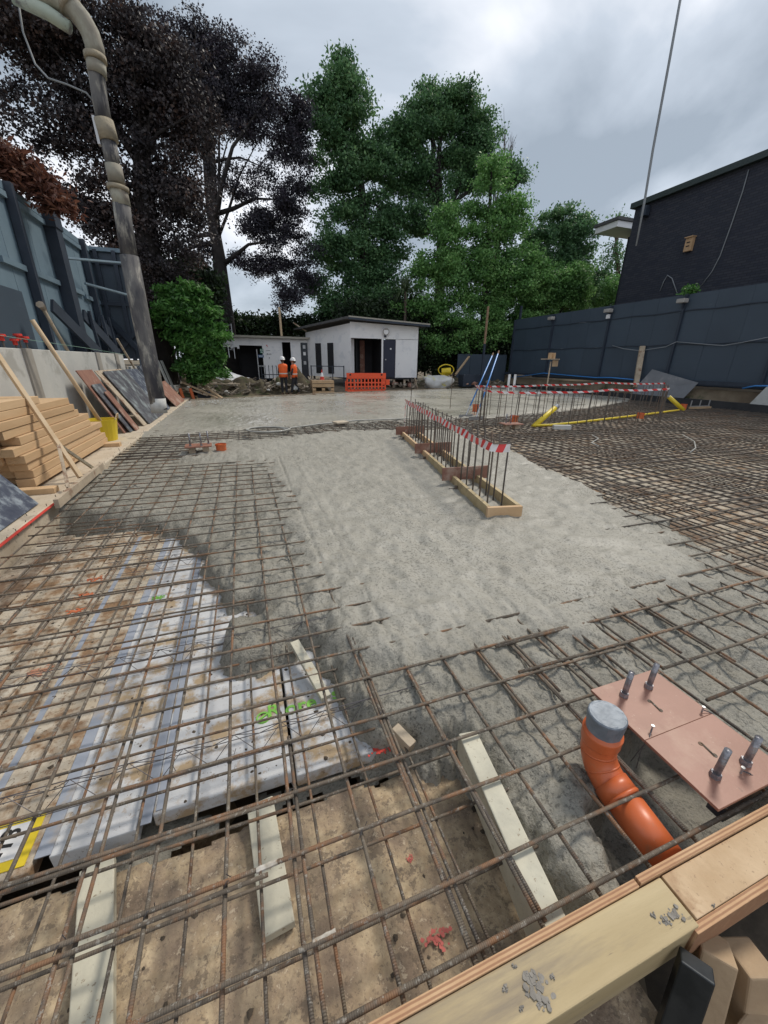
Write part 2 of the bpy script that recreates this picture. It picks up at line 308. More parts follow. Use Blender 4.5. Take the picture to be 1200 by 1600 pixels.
def sst(a, b, x): t = np.clip((x-a)/(b-a), 0, 1); return t*t*(3-2*t)
# ------------------------------------------------------------------ ground
def gnd():
    xs = np.array([-400, -60, -20, -8, -4.2, -4.1, -2.2, -2.1, 17.65, 17.7, 18.3, 22, 40, 100, 400.]); ys = np.array([-200, -20, -2, .1, .2, 15, 18, 21, 22, 23, 25, 30, 60, 200, 900.])
    X, Y = np.meshgrid(np.linspace(-60, 80, 141), np.linspace(-30, 110, 141)); X = X.ravel(); Y = Y.ravel()
    Z = np.where((X > -4.5) & (X < 19) & (Y < 30), -.62, .0)+.0*X
    back = -.12+.15*(Y-21)/3
    Z = np.where((Y >= 20) & (X > -4.5) & (X < 19), np.clip(back, -.12, .3), Z)
    Z = np.where(X <= -4.5, 1.2, Z); Z = np.where(X >= 19, .7, Z)
    V = np.stack([X, Y, Z+.05*vnoise(X, Y, 3)], 1)
    ii = np.arange(141*141).reshape(141, 141); Fq = np.stack([ii[:-1, :-1].ravel(), ii[:-1, 1:].ravel(), ii[1:, 1:].ravel(), ii[1:, :-1].ravel()], 1)
    o = npmesh('ground', V, Fq, m_earth); tag(o, kind='structure')
    g = MB(); g.add([(-1500, -1500, -.8), (1500, -1500, -.8), (1500, 1500, -.8), (-1500, 1500, -.8)], [(0, 1, 2, 3)]); tag(g.build('terrain', m_earth), kind='structure')
gnd()
PZ = lambda lst, z=0.: [un(a, b, z) for a, b in lst]
P_pit = PZ([(95, 800), (150, 806), (200, 812), (253, 823), (293, 853), (313, 890), (322, 897), (330, 925), (345, 941), (385, 938), (388, 945), (350, 955), (325, 975), (317, 1000), (323, 1027), (367, 1042), (417, 1033), (453, 1017), (480, 1000), (500, 1050), (510, 1075), (535, 1100), (545, 1135), (583, 1157), (640, 1150), (662, 1168), (690, 1195), (705, 1172), (722, 1160)], -.06)+[(.70, .34), (-2.5, .34), (-2.5, 4.6)]
P_void = PZ([(735, 668), (795, 700), (850, 730), (905, 752), (960, 778), (1030, 800), (1080, 828), (1140, 855), (1200, 895)], -.03)+[(17.6, 1.7), (17.6, 14.2)]+PZ([(985, 628), (930, 638), (900, 642), (830, 650), (745, 657)])
P_fin = PZ([(290, 712), (440, 718), (470, 780), (500, 850), (530, 915), (560, 945), (620, 985), (700, 990), (780, 962), (870, 945), (950, 920), (1050, 875), (1030, 835), (960, 822), (935, 790), (890, 760), (840, 728), (795, 702), (735, 690), (700, 675), (640, 672), (560, 673), (440, 684), (330, 693)])
P_far = PZ([(222, 682), (300, 678), (380, 672), (430, 667), (520, 660), (640, 655), (745, 652), (830, 646), (900, 638), (985, 626)])+[(17.7, 14.4), (17.7, 26), (-2.4, 26)]
BACK = [(-2.4, 16.9), (.5, 18.3), (3.5, 19.3), (7.3, 20.7), (12, 22.2), (17.8, 23.8)]
P_all = [(-2.16, .30)]+[(-2.16, 16.9)]+BACK+[(17.66, 24), (17.66, .30)]
def axis(lo, hi, c, a, b):
    out = [c]; x = c
    while x < hi: x += a+b*abs(x-c); out.append(min(x, hi))
    x = c
    while x > lo: x -= a+b*abs(x-c); out.insert(0, max(x, lo))
    return np.array(out)
def slab():
    xs = axis(-2.15, 17.62, .7, .011, .0062); ys = axis(.37, 23.8, .6, .011, .0085)
    X, Y = np.meshgrid(xs, ys); ny, nx = X.shape
    T = sdf(P_pit, X, Y); V = sdf(P_void, X, Y); Fi = np.maximum(sdf(P_fin, X, Y), sdf(P_far, X, Y)); A = sdf(P_all, X, Y)
    n2 = fbm(X, Y, 2.2, 4, 11); n3 = fbm(X, Y, 9, 4, 21); n4 = fbm(X, Y, 34, 3, 31)
    hfin = .026+.004*fbm(X, Y, .8, 3, 5)+.0025*n3*sst(9, 4, Y)+.004*n4*sst(6, 2, Y)
    mid = -.040+.020*n2+.020*n3+.016*n4-.06*sst(.35, .0, -T)
    low = -.085+.015*n2+.012*n3
    lowm = sst(.1, .5, X-.75)*sst(1.25, .85, Y)       # thin wet layer near the drain pipe
    mid = mid*(1-lowm)+low*lowm
    # furrows left where the bars run
    gx = np.abs(((X-.22)/.215) % 1-.5); gy = np.abs(((Y-.81)/.215) % 1-.5)
    k = sst(-.45, .12, Fi+.22*n2+.05*n3)
    ramp = sst(-.30, -.03, Fi+.1*n2)*.03
    h = mid+ramp; h = h*(1-k)+hfin*k
    h -= .012*(sst(.36, .5, gx)+sst(.36, .5, gy))*sst(-.25, .02, Fi)*(1-sst(.0, .3, Fi))
    rim = sst(-.02, .15, -T+.05*n2+.045*n3+.02*n4)**.6; h = -.34+(h+.34)*rim
    rv = sst(-.06, .14, -V+.14*n2+.05*n3); h = -.50+(h+.50)*rv
    hole = sdf([(1.06, .30), (1.09, .60), (1.30, .66), (1.40, .80), (1.72, .82), (1.86, .60), (1.9, .30)], X, Y); hk = sst(.0, .09, -hole+.06*n3); h = -.30+.03*n3+(h+.30)*hk
    h = np.where(A < 0, -.6, h)
    Vv = np.stack([X.ravel(), Y.ravel(), h.ravel()], 1); ii = np.arange(nx*ny).reshape(ny, nx)
    Fq = np.stack([ii[:-1, :-1].ravel(), ii[:-1, 1:].ravel(), ii[1:, 1:].ravel(), ii[1:, :-1].ravel()], 1)
    keep = (Vv[Fq][:, :, 2].max(1) > -.335); Fq = Fq[keep]
    mt = bpy.data.materials.new('wet_fresh_concrete'); mt.use_nodes = True; t = mt.node_tree; b = t.nodes['Principled BSDF']; l = t.links
    co = t.nodes.new('ShaderNodeTexCoord').outputs['Object']
    def nz(s, d=5, r=.6):
        n = t.nodes.new('ShaderNodeTexNoise'); n.inputs['Scale'].default_value = s; n.inputs['Detail'].default_value = d; n.inputs['Roughness'].default_value = r; l.new(co, n.inputs['Vector']); return n.outputs[0]
    def mrg(s, a, b_, c, d):
        n = t.nodes.new('ShaderNodeMapRange'); n.inputs[1].default_value = a; n.inputs[2].default_value = b_; n.inputs[3].default_value = c; n.inputs[4].default_value = d; l.new(s, n.inputs[0]); return n.outputs[0]
    def mxc(f, a, c):
        n = t.nodes.new('ShaderNodeMix'); n.data_type = 'RGBA'
        if isinstance(f, float): n.inputs[0].default_value = f
        else: l.new(f, n.inputs[0])
        if isinstance(a, tuple): n.inputs[6].default_value = a
        else: l.new(a, n.inputs[6])
        if isinstance(c, tuple): n.inputs[7].default_value = c
        else: l.new(c, n.inputs[7])
        return n.outputs[2]
    def mul(a, c):
        n = t.nodes.new('ShaderNodeMath'); n.operation = 'MULTIPLY'
        l.new(a, n.inputs[0])
        if isinstance(c, float): n.inputs[1].default_value = c
        else: l.new(c, n.inputs[1])
        return n.outputs[0]
    wa = t.nodes.new('ShaderNodeAttribute'); wa.attribute_name = 'wet'; fa = t.nodes.new('ShaderNodeAttribute'); fa.attribute_name = 'fin'
    mrgi = mrg(nz(.9, 5), .42, .60, .55, 1)
    base = mxc(mrg(nz(1.1), .3, .7, 0, 1), (.295, .28, .24, 1), (.37, .355, .31, 1))
    fresh = mxc(mrg(nz(2.5), .3, .7, 0, 1), (.235, .222, .185, 1), (.32, .305, .262, 1))
    col = mxc(fa.outputs['Fac'], fresh, base)
    col = mxc(mul(mrg(nz(52, 3, .8), .535, .60, 0, .9), mrgi), col, (.10, .095, .08, 1)); col = mxc(mul(mrg(nz(24, 6, .75), .55, .62, 0, .6), mrgi), col, (.13, .125, .105, 1))
    col = mxc(mul(mrg(nz(.55, 6), .5, .66, 0, .35), fa.outputs['Fac']), col, (.235, .225, .195, 1))
    col = mxc(mul(mrg(nz(3.2, 8, .72), .56, .68, 0, .4), fa.outputs['Fac']), col, (.21, .20, .165, 1))
    col = mxc(mul(wa.outputs['Fac'], .93), col, mxc(mrg(nz(.35, 4), .35, .65, 0, 1), (.32, .305, .26, 1), (.39, .375, .33, 1)))
    l.new(col, b.inputs['Base Color'])
    smv = t.nodes.new('ShaderNodeMapping'); smv.inputs['Scale'].default_value = (7, .9, 1); smv.inputs['Rotation'].default_value = (0, 0, .6); l.new(co, smv.inputs[0]); sn = t.nodes.new('ShaderNodeTexNoise'); sn.inputs['Scale'].default_value = 1.3; sn.inputs['Detail'].default_value = 6; sn.inputs['Distortion'].default_value = .8; l.new(smv.outputs[0], sn.inputs['Vector'])
    col = mxc(mul(mrg(sn.outputs[0], .52, .66, 0, .14), fa.outputs['Fac']), col, (.46, .445, .40, 1)); l.new(col, b.inputs['Base Color'])
    r1 = t.nodes.new('ShaderNodeMix'); l.new(wa.outputs['Fac'], r1.inputs[0]); l.new(mrg(nz(3), .35, .65, .45, .75), r1.inputs[2]); l.new(mrg(nz(.5, 4), .38, .62, .16, .42), r1.inputs[3]); l.new(r1.outputs[0], b.inputs['Roughness'])
    bp = t.nodes.new('ShaderNodeBump'); bp.inputs['Distance'].default_value = .014
    bs_ = t.nodes.new('ShaderNodeMath'); bs_.operation = 'MULTIPLY'; l.new(mrg(wa.outputs['Fac'], 0, 1, 1.0, .06), bs_.inputs[0]); l.new(mrg(fa.outputs['Fac'], 0, 1, 1, .5), bs_.inputs[1]); l.new(bs_.outputs[0], bp.inputs['Strength'])
    ha = t.nodes.new('ShaderNodeMath'); ha.operation = 'MULTIPLY_ADD'; l.new(nz(55, 4, .7), ha.inputs[0]); ha.inputs[1].default_value = .8; hb2 = t.nodes.new('ShaderNodeMath'); hb2.operation = 'MULTIPLY'; l.new(nz(14, 6, .65), hb2.inputs[0]); l.new(mrg(fa.outputs['Fac'], 0, 1, 1, .12), hb2.inputs[1]); l.new(hb2.outputs[0], ha.inputs[2]); l.new(ha.outputs[0], bp.inputs['Height']); l.new(bp.outputs[0], b.inputs['Normal'])
    o = npmesh('wet_concrete_slab', Vv, Fq, mt, smooth=True); tag(o, kind='structure')
    # validate may drop nothing; attributes follow vertices
    wet = sst(8.6, 10.5, Y+.25*X*0+.6*n2)*sst(0, .3, sdf(P_far, X, Y)); a = o.data.attributes.new('wet', 'FLOAT', 'POINT'); a.data.foreach_set('value', wet.ravel().astype(np.float32))
    a = o.data.attributes.new('fin', 'FLOAT', 'POINT'); a.data.foreach_set('value', (k*rv*rim).ravel().astype(np.float32))
slab()
# slab sides, kerbs and the floors under the bars
k = MB(); k.box((-2.62, 9.6, -.28), (1.1, 17.2, .64)); tag(k.build('dusty_side_path', m_strip, bevel=.02), kind='structure')
k = MB(); k.box((17.8, 12, -.16), (.22, 24, .78)); tag(k.build('right_kerb', M('black_kerb_membrane', (.02, .022, .026), (.035, .036, .04), 3, .6)), kind='structure')
n_ = 60
def flatgrid(name, x0, x1, y0, y1, z, mat, amp=.02, step=.06, s=3., seed=1, edge=None):
    xs = np.arange(x0, x1+step, step); ys = np.arange(y0, y1+step, step); X, Y = np.meshgrid(xs, ys); Z = z+amp*fbm(X, Y, s, 4, seed)
    if edge is not None: Z = np.where(Y > edge+.07*fbm(X, Y, 4, 3, 9), z-.32, Z)
    V = np.stack([X.ravel(), Y.ravel(), Z.ravel()], 1); ii = np.arange(X.size).reshape(X.shape)
    o = npmesh(name, V, np.stack([ii[:-1, :-1].ravel(), ii[:-1, 1:].ravel(), ii[1:, 1:].ravel(), ii[1:, :-1].ravel()], 1), mat, smooth=True); tag(o, kind='structure'); return o
flatgrid('pit_floor', -2.2, .95, .2, 1.35, -.272, m_pit, .03, .015, 5., 3, edge=1.12)
flatgrid('pit_soil', -2.3, 17.7, .1, 16, -.60, m_soil, .05, .12, 2., 5)
# polystyrene void former panels
def panel(x0, x1, y0, y1, mat, label, z=-.20, th=.07, group='void former panels under the reinforcement'):
    t = thing('polystyrene_sheet', label, 'panel', ((x0+x1)/2, (y0+y1)/2, z-th), group)
    b = MB(); b.box(((x0+x1)/2, (y0+y1)/2, z-th/2), (x1-x0-.008, y1-y0-.006, th)); b.build('board', mat, t, bevel=.006); return t
pA = panel(-.86, -.57, 1.20, 4.3, m_poly, 'white polystyrene panel between the two silver tape seams, left of centre')
pB = panel(-.53, .03, 1.235, 4.0, m_poly, 'white polystyrene panel with green lettering under the front rebar')
pC = panel(.035, .56, 1.21, 2.2, m_poly, 'small white polystyrene panel beside the black hole and red paint')
pD = panel(-1.34, -.90, 1.17, 4.4, m_polyd, 'mud smeared panel with a yellow edged number label at its end')
pE = panel(-1.80, -1.345, 1.17, 4.4, m_polyd, 'rust stained panel at the far left under the mesh')
pF = panel(-2.15, -1.805, 1.17, 4.5, m_polyr, 'darkest muddy panel beside the red kerb line at the left')
for t_, x in ((pA, -.875), (pB, -.55)):
    b = MB(); b.box((x, 2.7, -.197), (.05, 2.98, .004)); b.build('joint_tape', m_tapeG, t_)
for t_, x, w_, y0, y1 in ((pB, -.50, .03, 1.25, 2.6), (pD, -1.15, .03, 1.2, 4.2)):
    b = MB(); b.box((x, (y0+y1)/2, -.1975), (w_, y1-y0, .003)); b.build('joint_tape', m_tapeG, t_)
def flatrot(x, y, z, ang): return Matrix.Translation((x, y, z))@Matrix.Rotation(ang, 4, 'Z')
for txt, px, py, sz in (('R', 427, 1110, .075), ('ore', 470, 1102, .085), ('sil', 530, 1082, .08)):
    q = un(px, py, -.196); text_mesh(txt, sz*1.35, flatrot(q[0], q[1], -.1975, .03), m_green, 'lettering', pB)
q = un(411, 1121, -.196); b = MB(); b.tube([(q[0]+.03*math.cos(a), q[1]+.03*math.sin(a), -.1975) for a in np.linspace(0, 2*math.pi, 17)], .006, 4); b.tube([(q[0]-.02, q[1]-.01, -.1975), (q[0]+.02, q[1]+.015, -.1975)], .006, 4); b.build('round_mark', m_green, pB)
# number label
b = MB(); b.box((-1.02, 1.30, -.1975), (.19, .20, .004)); lb = b.build('number_label', m_yellow, pD)
b = MB(); b.box((-1.02, 1.30, -.1945), (.13, .13, .003)); b.build('label_face', m_helmet, lb)
text_mesh('-13', .085, flatrot(-1.02, 1.30, -.1925, math.radians(80)), m_black, 'label_number', lb)
# spray paint blobs
def blob(px, py, z, r, mat, name, label, n=14, par=None):
    x, y = un(px, py, z); b = MB()
    for i in range(46):
        cx = x+random.gauss(0, r*.6); cy = y+random.gauss(0, r*.4); rr = r*random.uniform(.05, .24)
        poly = [(cx+rr*(1+jit(.4))*math.cos(a), cy+rr*(1+jit(.4))*math.sin(a)) for a in np.linspace(0, 2*math.pi, 8)[:-1]]; b.prism(poly, z+.0002, z+.0006+.00005*i)
    o = b.build(name, mat, par); o['kind'] = 'stuff'
    if par is None: o['label'] = label
for px, py, r, lbl in ((615, 1258, .02, 'pink spray mark on the mud just below the black hole'), (640, 1342, .012, 'tiny pink spray dot on the muddy floor between two bars'), (683, 1468, .03, 'largest pink spray mark near the bottom of the muddy floor')):
    blob(px, py, -.262, r, m_pink, 'spray_mark', lbl)
blob(598, 1165, -.197, .05, m_redp, 'red_paint_patch', '', par=pC)
blob(245, 935, -.1975, .035, m_green, 'green_paint_patch', '', par=pA)
for px, py in ((150, 905), (135, 930), (118, 955)): blob(px, py, -.1975, .045, M('orange_rust_paint', (.55, .13, .05), (.5, .18, .08), 14, .8), 'rust_paint_patch', '', par=pE)
blob(60, 1050, -.1975, .05, M('faded_red_paint', (.5, .22, .14), (.42, .25, .16), 14, .8), 'red_paint_patch', '', par=pD)
# crumbs of mud on the panels
def crumbs(name, x0, x1, y0, y1, z, n, mat, r0, r1):
    b = MB()
    for i in range(n):
        x, y, r = random.uniform(x0, x1), random.uniform(y0, y1), random.uniform(r0, r1)**1
        a0 = random.random()*6; poly = [(x+r*(1+jit(.4))*math.cos(a0+a), y+r*(1+jit(.4))*math.sin(a0+a)) for a in np.linspace(0, 2*math.pi, 7)[:-1]]
        n6 = 6; v = [(px, py, z) for px, py in poly]+[(x, y, z+r*.6)]; b.add(v, [(i2, (i2+1) % 6, 6) for i2 in range(6)])
    return tag(b.build(name, mat), kind='stuff')
crumbs('mud_crumbs', -2.1, .5, 1.25, 4.2, -.201, 500, m_soil, .003, .014)
crumbs('mud_crumbs', -2.1, .9, .3, 1.1, -.272, 110, m_soil, .003, .012)
# void panels on the right
vd = thing('void_former_deck', 'mud stained deck of flat boards under the right hand mesh', 'deck', (9, 6, -.4))
for i in range(14):
    for j in range(6):
        x0 = 2.6+i*1.1; y0 = 1.3+j*2.42
        if x0 > 17: continue
        if max(sdf(P_void, np.array([[x0+.55]]), np.array([[y0+d]]))[0, 0] for d in (0, .6, 1.2, 1.8, 2.4)) < -.3: continue
        b = MB(); b.box((x0+.55, y0+1.2, -.28+jit(.008)), (1.08, 2.39, .1)); b.build('board', m_polyr if (i*7+j*3) % 2 else m_polyd, vd)
# gap debris blocks under panel edges
for (px, py, s_, lbl) in ((575, 1195, (.09, .10, .16), 'pale block standing in the black hole beneath the white panel'), (620, 1180, (.07, .06, .13), 'greyer block at the right end of the black hole')):
    x, y = un(px, py, -.3); b = MB(); b.box((x, y+.03, -.37), s_, Matrix.Rotation(.1, 3, 'Z')); tag(b.build('support_block', m_concd, bevel=.006), lbl, 'block')
for (x, y0, y1, lbl) in (((-.11), .74, 1.17, 'shorter white timber strip in the middle of the muddy floor'), (-.66, .60, 1.14, 'longer white timber strip at the left of the muddy floor')):
    sk = -.03 if x > -.3 else -.10
    b = MB(); b.beam((x-sk, y0, -.235), (x+sk*.3, y1, -.235), .105, .04); tag(b.build('timber_strip', m_white, bevel=.004), lbl, 'timber')
b = MB(); b.beam((.69, .40, -.10), (.775, 1.04, -.10), .085, .16); tag(b.build('timber_batten', m_white, bevel=.005), 'long pale timber batten standing between mud and wet concrete', 'timber')
b = MB(); b.beam((.24, 1.55, -.16), (.13, 1.97, -.10), .055, .03); tag(b.build('timber_lath', m_white, bevel=.003), 'narrow white lath emerging from the wet concrete', 'timber')
x, y = un(628, 1152, -.12); b = MB(); b.beam((x-.02, y+.05, -.12), (x+.03, y-.05, -.14), .045, .06); tag(b.build('wood_offcut', m_oldwood, bevel=.003), 'small wooden offcut block lying beside red paint', 'wood block')
# ------------------------------------------------------------------ reinforcement
def bar(a, b, r, mat, parent, n=8, wob=.004, name='rebar'):
    a, b = Vector(a), Vector(b); ln = (b-a).length; k = max(2, min(24, int(ln/.45)+1)); pts = []
    for i in range(k):
        p = a.lerp(b, i/(k-1)); e = 1 if 0 < i < k-1 else .3; p += Vector((jit(wob), jit(wob), jit(wob*.8)))*e; pts.append(p)
    return MB().tube(pts, r, n).build(name, mat, parent, smooth=True)
SP = .215
fm = thing('rebar_mat', 'near rusty rebar mat spanning muddy pit and white panels on the left', 'rebar mesh', (0, 2, 0))
# transverse bars (run along X), top layer, left + front
yv = .59; barys = []
while yv < 7.0:
    y = yv+jit(.008); barys.append(y)
    if yv < 2.45: x1 = random.uniform(2.2, 3.0)+.4*(1.6-abs(yv-1.6)) if yv < 2.1 else (.66+.12*random.random())
    else: x1 = .45+jit(.02)
    if yv > 6.4: x1 = random.uniform(-1.2, -1.0)
    bar((-1.98+jit(.06), y, jit(.003)), (x1 if yv >= 2.1 else 1.9, y+jit(.02), 0), .0072 if yv < 2 else .0066, m_bx, fm)
    if yv < 1.9 and random.random() < .5:    # lap bars and pairs
        xa = -1.9+random.random(); xb = random.uniform(-.1, .7); bar((xa, y-.022, .0), (xb, y-.020, .0), .0068, m_bx, fm)
    yv += SP
# front bar right on the formwork
bar((-1.2, .43, 0), (1.9, .435, .0), .0076, m_bx, fm)
# longitudinals top layer
xl = -1.93
i = 0
while xl < .5:
    y1 = 6.45 if xl > -1.2 else 7.6
    x = xl+jit(.01)
    bar((x-.01, .30, -.017), (x, y1+jit(.1), -.017), .0068, m_by, fm)
    if i % 3 == 0 or xl > .3: bar((x+.022, .28, -.019), (x+.02, random.uniform(1.2, 1.9), -.018), .0066, m_by, fm)
    xl += SP; i += 1
for x, y1 in ((.65, 2.35), (.87, 2.05), (1.08, 1.86), (1.30, 1.7)): bar((x, .36, -.017), (x+.012, y1, -.016), .0075, m_by, fm)
bar((.665, .42, -.018), (.668, 1.45, -.018), .008, m_by, fm); bar((1.1, 1.0, -.02), (1.105, 1.6, -.016), .008, m_by, fm); bar((.43, .36, -.02), (.445, 1.5, -.016), .0085, m_by, fm)
# bottom layer
yv = .62
while yv < 4.6:
    bar((-1.95, yv+jit(.01), -.125), (.62 if yv > 1.2 else .95, yv+jit(.01), -.125), .006, m_bx, fm); yv += SP
xl = -1.85
while xl < .95:
    bar((xl+jit(.015), .34, -.139), (xl+jit(.015), 4.5 if xl < .5 else 1.3, -.139), .0056, m_by, fm); xl += SP
# tie wire knots
b = MB()
for ix in range(13):
    for iy in range(9):
        if random.random() < .45:
            x = -1.93+ix*SP; y = .59+iy*SP; b.tube([(x-.014, y-.013, -.01), (x, y, .011), (x+.014, y+.013, -.008), (x+.016+jit(.02), y+.02, .01+jit(.01))], .0014, 4)
tag(b.build('tie_wires', m_wire, fm), kind='stuff')
# lattice spacers between the layers
for y, x0, x1, lbl in ((1.36, -1.9, .75, 'wire lattice spacer nearest the front, running under the green lettering'), (2.06, -1.9, .35, 'second wire lattice spacer across the white panels'), (1.93, .5, 1.6, 'wire lattice spacer sunk in wet concrete behind the batten'), (3.3, -1.2, .4, 'wire lattice spacer under the mesh furthest from the camera')):
    b = MB(); t_ = thing('lattice_spacer', lbl, 'spacer', (x0, y, -.14)); b.tube([(x0, y, -.028), (x1, y, -.03)], .0022, 5); b.build('top_wire', m_wire, t_)
    b = MB(); b.tube([(x0, y-.05, -.115), (x1, y-.05, -.115)], .002, 5); b.tube([(x0, y+.05, -.115), (x1, y+.05, -.115)], .002, 5)
    x = x0; 
    while x < x1-.2: b.tube([(x, y-.05, -.115), (x+.1, y, -.028), (x+.2, y-.05, -.115)], .0017, 4); b.tube([(x, y+.05, -.115), (x+.1, y, -.028), (x+.2, y+.05, -.115)], .0017, 4); x += .2
    b.build('zigzag_wires', m_wire, t_)
# white plastic tags on two bars
for px, py in ((415, 1320), (503, 1440)):
    qx, qy = un(px, py, 0); qy = min(barys, key=lambda v: abs(v-qy)); b = MB(); b.tube([(qx-.032+i*.013, qy+.003*i/5, .0015) for i in range(6)], [.0078, .0092, .0080, .0094, .0082, .0088], 7, False); b.build('paper_tag', M('torn_white_paper', (.55, .52, .47), (.36, .32, .26), 40, .8, c3=(.3, .2, .13), s3=60), fm)
# right hand mat
rm = thing('rebar_mat', 'wide rusty rebar mat covering the unfilled bay on the right', 'rebar mesh', (9, 6, 0))
V2 = lambda x, y, P: sdf(P, np.array([[float(x)]]), np.array([[float(y)]]))[0, 0]
yv = .81+SP*0
rows = []
while yv < 14:
    # start where the finished concrete ends
    x = 17.4
    while x > .7 and (V2(x, yv, P_fin) < 0) and not (V2(x, yv, P_far) > 0 and x < 8): x -= .12
    x0 = max(x-.25, 1.2) if x > .7 else 1.2
    if yv < 1.2: x0 = 1.95
    x1 = 17.45
    if V2(16, yv, P_far) > .2: break
    if yv > 9 and yv < 14: # beyond: bars run from the far slab edge
        x0 = 17.4
        while x0 > 3.4 and V2(x0, yv, P_far) < 0: x0 -= .12
    far = yv > 4
    bar((x0, yv+jit(.012), .0 if x0 > 1.9 else 0), (x1, yv+jit(.05), jit(.006)), .0085 if not far else .0095, m_bx if yv < 2.5 else m_bfar, rm, 8 if yv < 2.5 else 5, wob=.006)
    if yv > 1.9 and random.random() < .55: bar((x0+random.uniform(1, 3), yv+.03, .002), (random.uniform(9, 17), yv+.03, 0), .008, m_bfar, rm, 5)
    yv += SP
xl = 1.30
while xl < 17.4:
    ys_ = [.45]
    # from front to void's far end; hidden inside finished concrete
    def segs(x):
        out = []; on = None; y = .45
        while y < 15:
            vis = V2(x, y, P_fin) < .12 and V2(x, y, P_far) < .12
            if vis and on is None: on = y
            if not vis and on is not None:
                if y-on > .2: out.append((on, y))
                on = None
            y += .1
        if on is not None: out.append((on, y))
        return out
    sg = [s for s in segs(xl)]
    for (a, b_) in sg:
        bar((xl+jit(.012), a, -.017), (xl+jit(.03), min(b_, 14.3), -.017), .0075 if a < 2 and xl < 4 else .0085, m_by if xl < 4 else m_bfar, rm, 8 if xl < 4 else 5, wob=.006)
    if xl < 2.4 and random.random() < .8: bar((xl+.03, random.uniform(.9, 1.2), -.018), (xl+.035, random.uniform(1.7, 2.3), -.018), .0078, m_by, rm)
    xl += SP
b = MB()
yy = 1.9
while yy < 14: b.tube([(2.4, yy, -.16), (17.4, yy+jit(.05), -.16)], .0085, 4, False); yy += SP
xx = 2.5
while xx < 17.4: b.tube([(xx, 1.7, -.176), (xx+jit(.05), 14, -.176)], .0085, 4, False); xx += SP
tag(b.build('lower_rebar_layer', m_bfar, rm), kind='stuff')
# mesh strips left uncovered in the middle band and the far left
bm_ = thing('rebar_mat', 'narrow strip of rebar showing between the two finished concrete areas', 'rebar mesh', (1, 8.8, 0))
for i in range(14):
    y = 7.0+i*SP
    xa = -2.0+jit(.08); xb = -1.0 if y < 7.6 else (3.6 if y > 8.0 else .3)
    bar((xa, y, .012), (xb+.6*random.random(), y+jit(.03), .008), .0085, m_bfar, bm_, 5, wob=.006)
    if random.random() < .5: bar((xa, y+.04, .014), (xa+1+random.random(), y+.04, .012), .0085, m_bfar, bm_, 5)
for i in range(26):
    x = -1.9+i*.215; bar((x, 7.2 if x < -1 else 8.1, -.002), (x, 9.9, .0), .008, m_bfar, bm_, 5)
# bent stubs along the left kerb
b = MB()
for i in range(60):
    y = 3.2+i*.1*random.uniform(.9, 1.1); x = -2.1+jit(.05); h = random.uniform(.03, .07); b.tube([(x, y, 0), (x+jit(.02), y+jit(.02), h)], .004, 4)
tag(b.build('kerb_tie_stubs', m_bfar), kind='stuff')
b = MB(); b.prism([(-2.055, 2.5), (-2.02, 2.5), (-2.03, 4.85), (-2.06, 4.85)], .038, .044); tag(b.build('red_tape_strip', m_redp), 'red strip running along the left edge of the mesh', 'tape')
# ------------------------------------------------------------------ front formwork
fw = thing('edge_formwork', 'timber and plywood edge formwork across the bottom right corner', 'formwork', (.9, .33, 0))
b = MB(); b.box((.46, .318, -.045), (1.20, .118, .13)); b.build('timber_beam', m_board, fw, bevel=.004)
b = MB(); b.box((1.55, .324, -.04), (.965, .106, .12)); b.build('timber_beam', m_osb, fw, bevel=.002)
b = MB(); b.box((.43, .389, -.06), (1.09, .021, .17)); b.build('ply_strip', m_plyY, fw, bevel=.0015)
b = MB(); b.box((1.51, .391, -.06), (1.055, .021, .18)); b.build('ply_strip', m_plyY, fw, bevel=.0015)
b = MB(); b.box((1.55, .259, -.045), (1.02, .022, .12)); b.build('ply_strip', m_plyY, fw, bevel=.0015)
def splash(pxs, par):
    k = 0
    for px, py, r in pxs:
        x, y = un(px, py, .021)
        b = MB(); k = 0
        for i in range(22):
            cx = x+random.gauss(0, r*.55); cy = y+random.gauss(0, r*.38); rr = r*random.uniform(.08, .34); a0 = random.random()*6
            poly = [(cx+rr*(1+jit(.4))*math.cos(a0+a), cy+rr*(1+jit(.4))*math.sin(a0+a)) for a in np.linspace(0, 2*math.pi, 10)[:-1]]; poly = [(p, max(.262, min(.374, q))) for p, q in poly]
            b.prism(poly, .018, .0203+k*.0002); k += 1
        b.build('cement_splash', m_boardspl, par)['kind'] = 'stuff'
splash([(1055, 1430, .022), (1040, 1438, .014), (835, 1540, .028), (850, 1560, .022), (805, 1510, .006), (790, 1545, .008), (1020, 1430, .008), (862, 1525, .007), (1115, 1415, .005), (815, 1575, .006)], fw)
# things below / beyond the formwork, bottom right corner
b = MB(); b.box((.9, .02, -.75), (2.6, .4, .3)); tag(b.build('earth_step', m_soil), kind='structure')
flatgrid('trench_floor', -1.5, 3, -1.5, .3, -.75, m_soil, .09, .03, 6., 8)
b = MB(); b.beam((1.0, .215, -.02), (.86, .12, -.52), .075, .05); tag(b.build('steel_stake', M('wet_black_steel', (.02, .024, .028), (.05, .055, .06), 8, .35, metal=.4, c3=(.2, .24, .22), s3=8, lo3=.6, hi3=.7), bevel=.004), 'black steel stake slanting under the formwork', 'stake')
def log(a, b_, w, h, lbl, mat=m_timber_b):
    q = MB(); q.beam(a, b_, w, h); tag(q.build('timber_block', mat, bevel=.006), lbl, 'timber block')
log((1.14, .235, -.09), (1.02, .13, -.52), .085, .09, 'upright squared timber beside the black stake', m_plank)
log((1.23, .19, -.12), (1.20, .10, -.5), .09, .10, 'pale squared timber at the right edge below the plywood', m_plank)
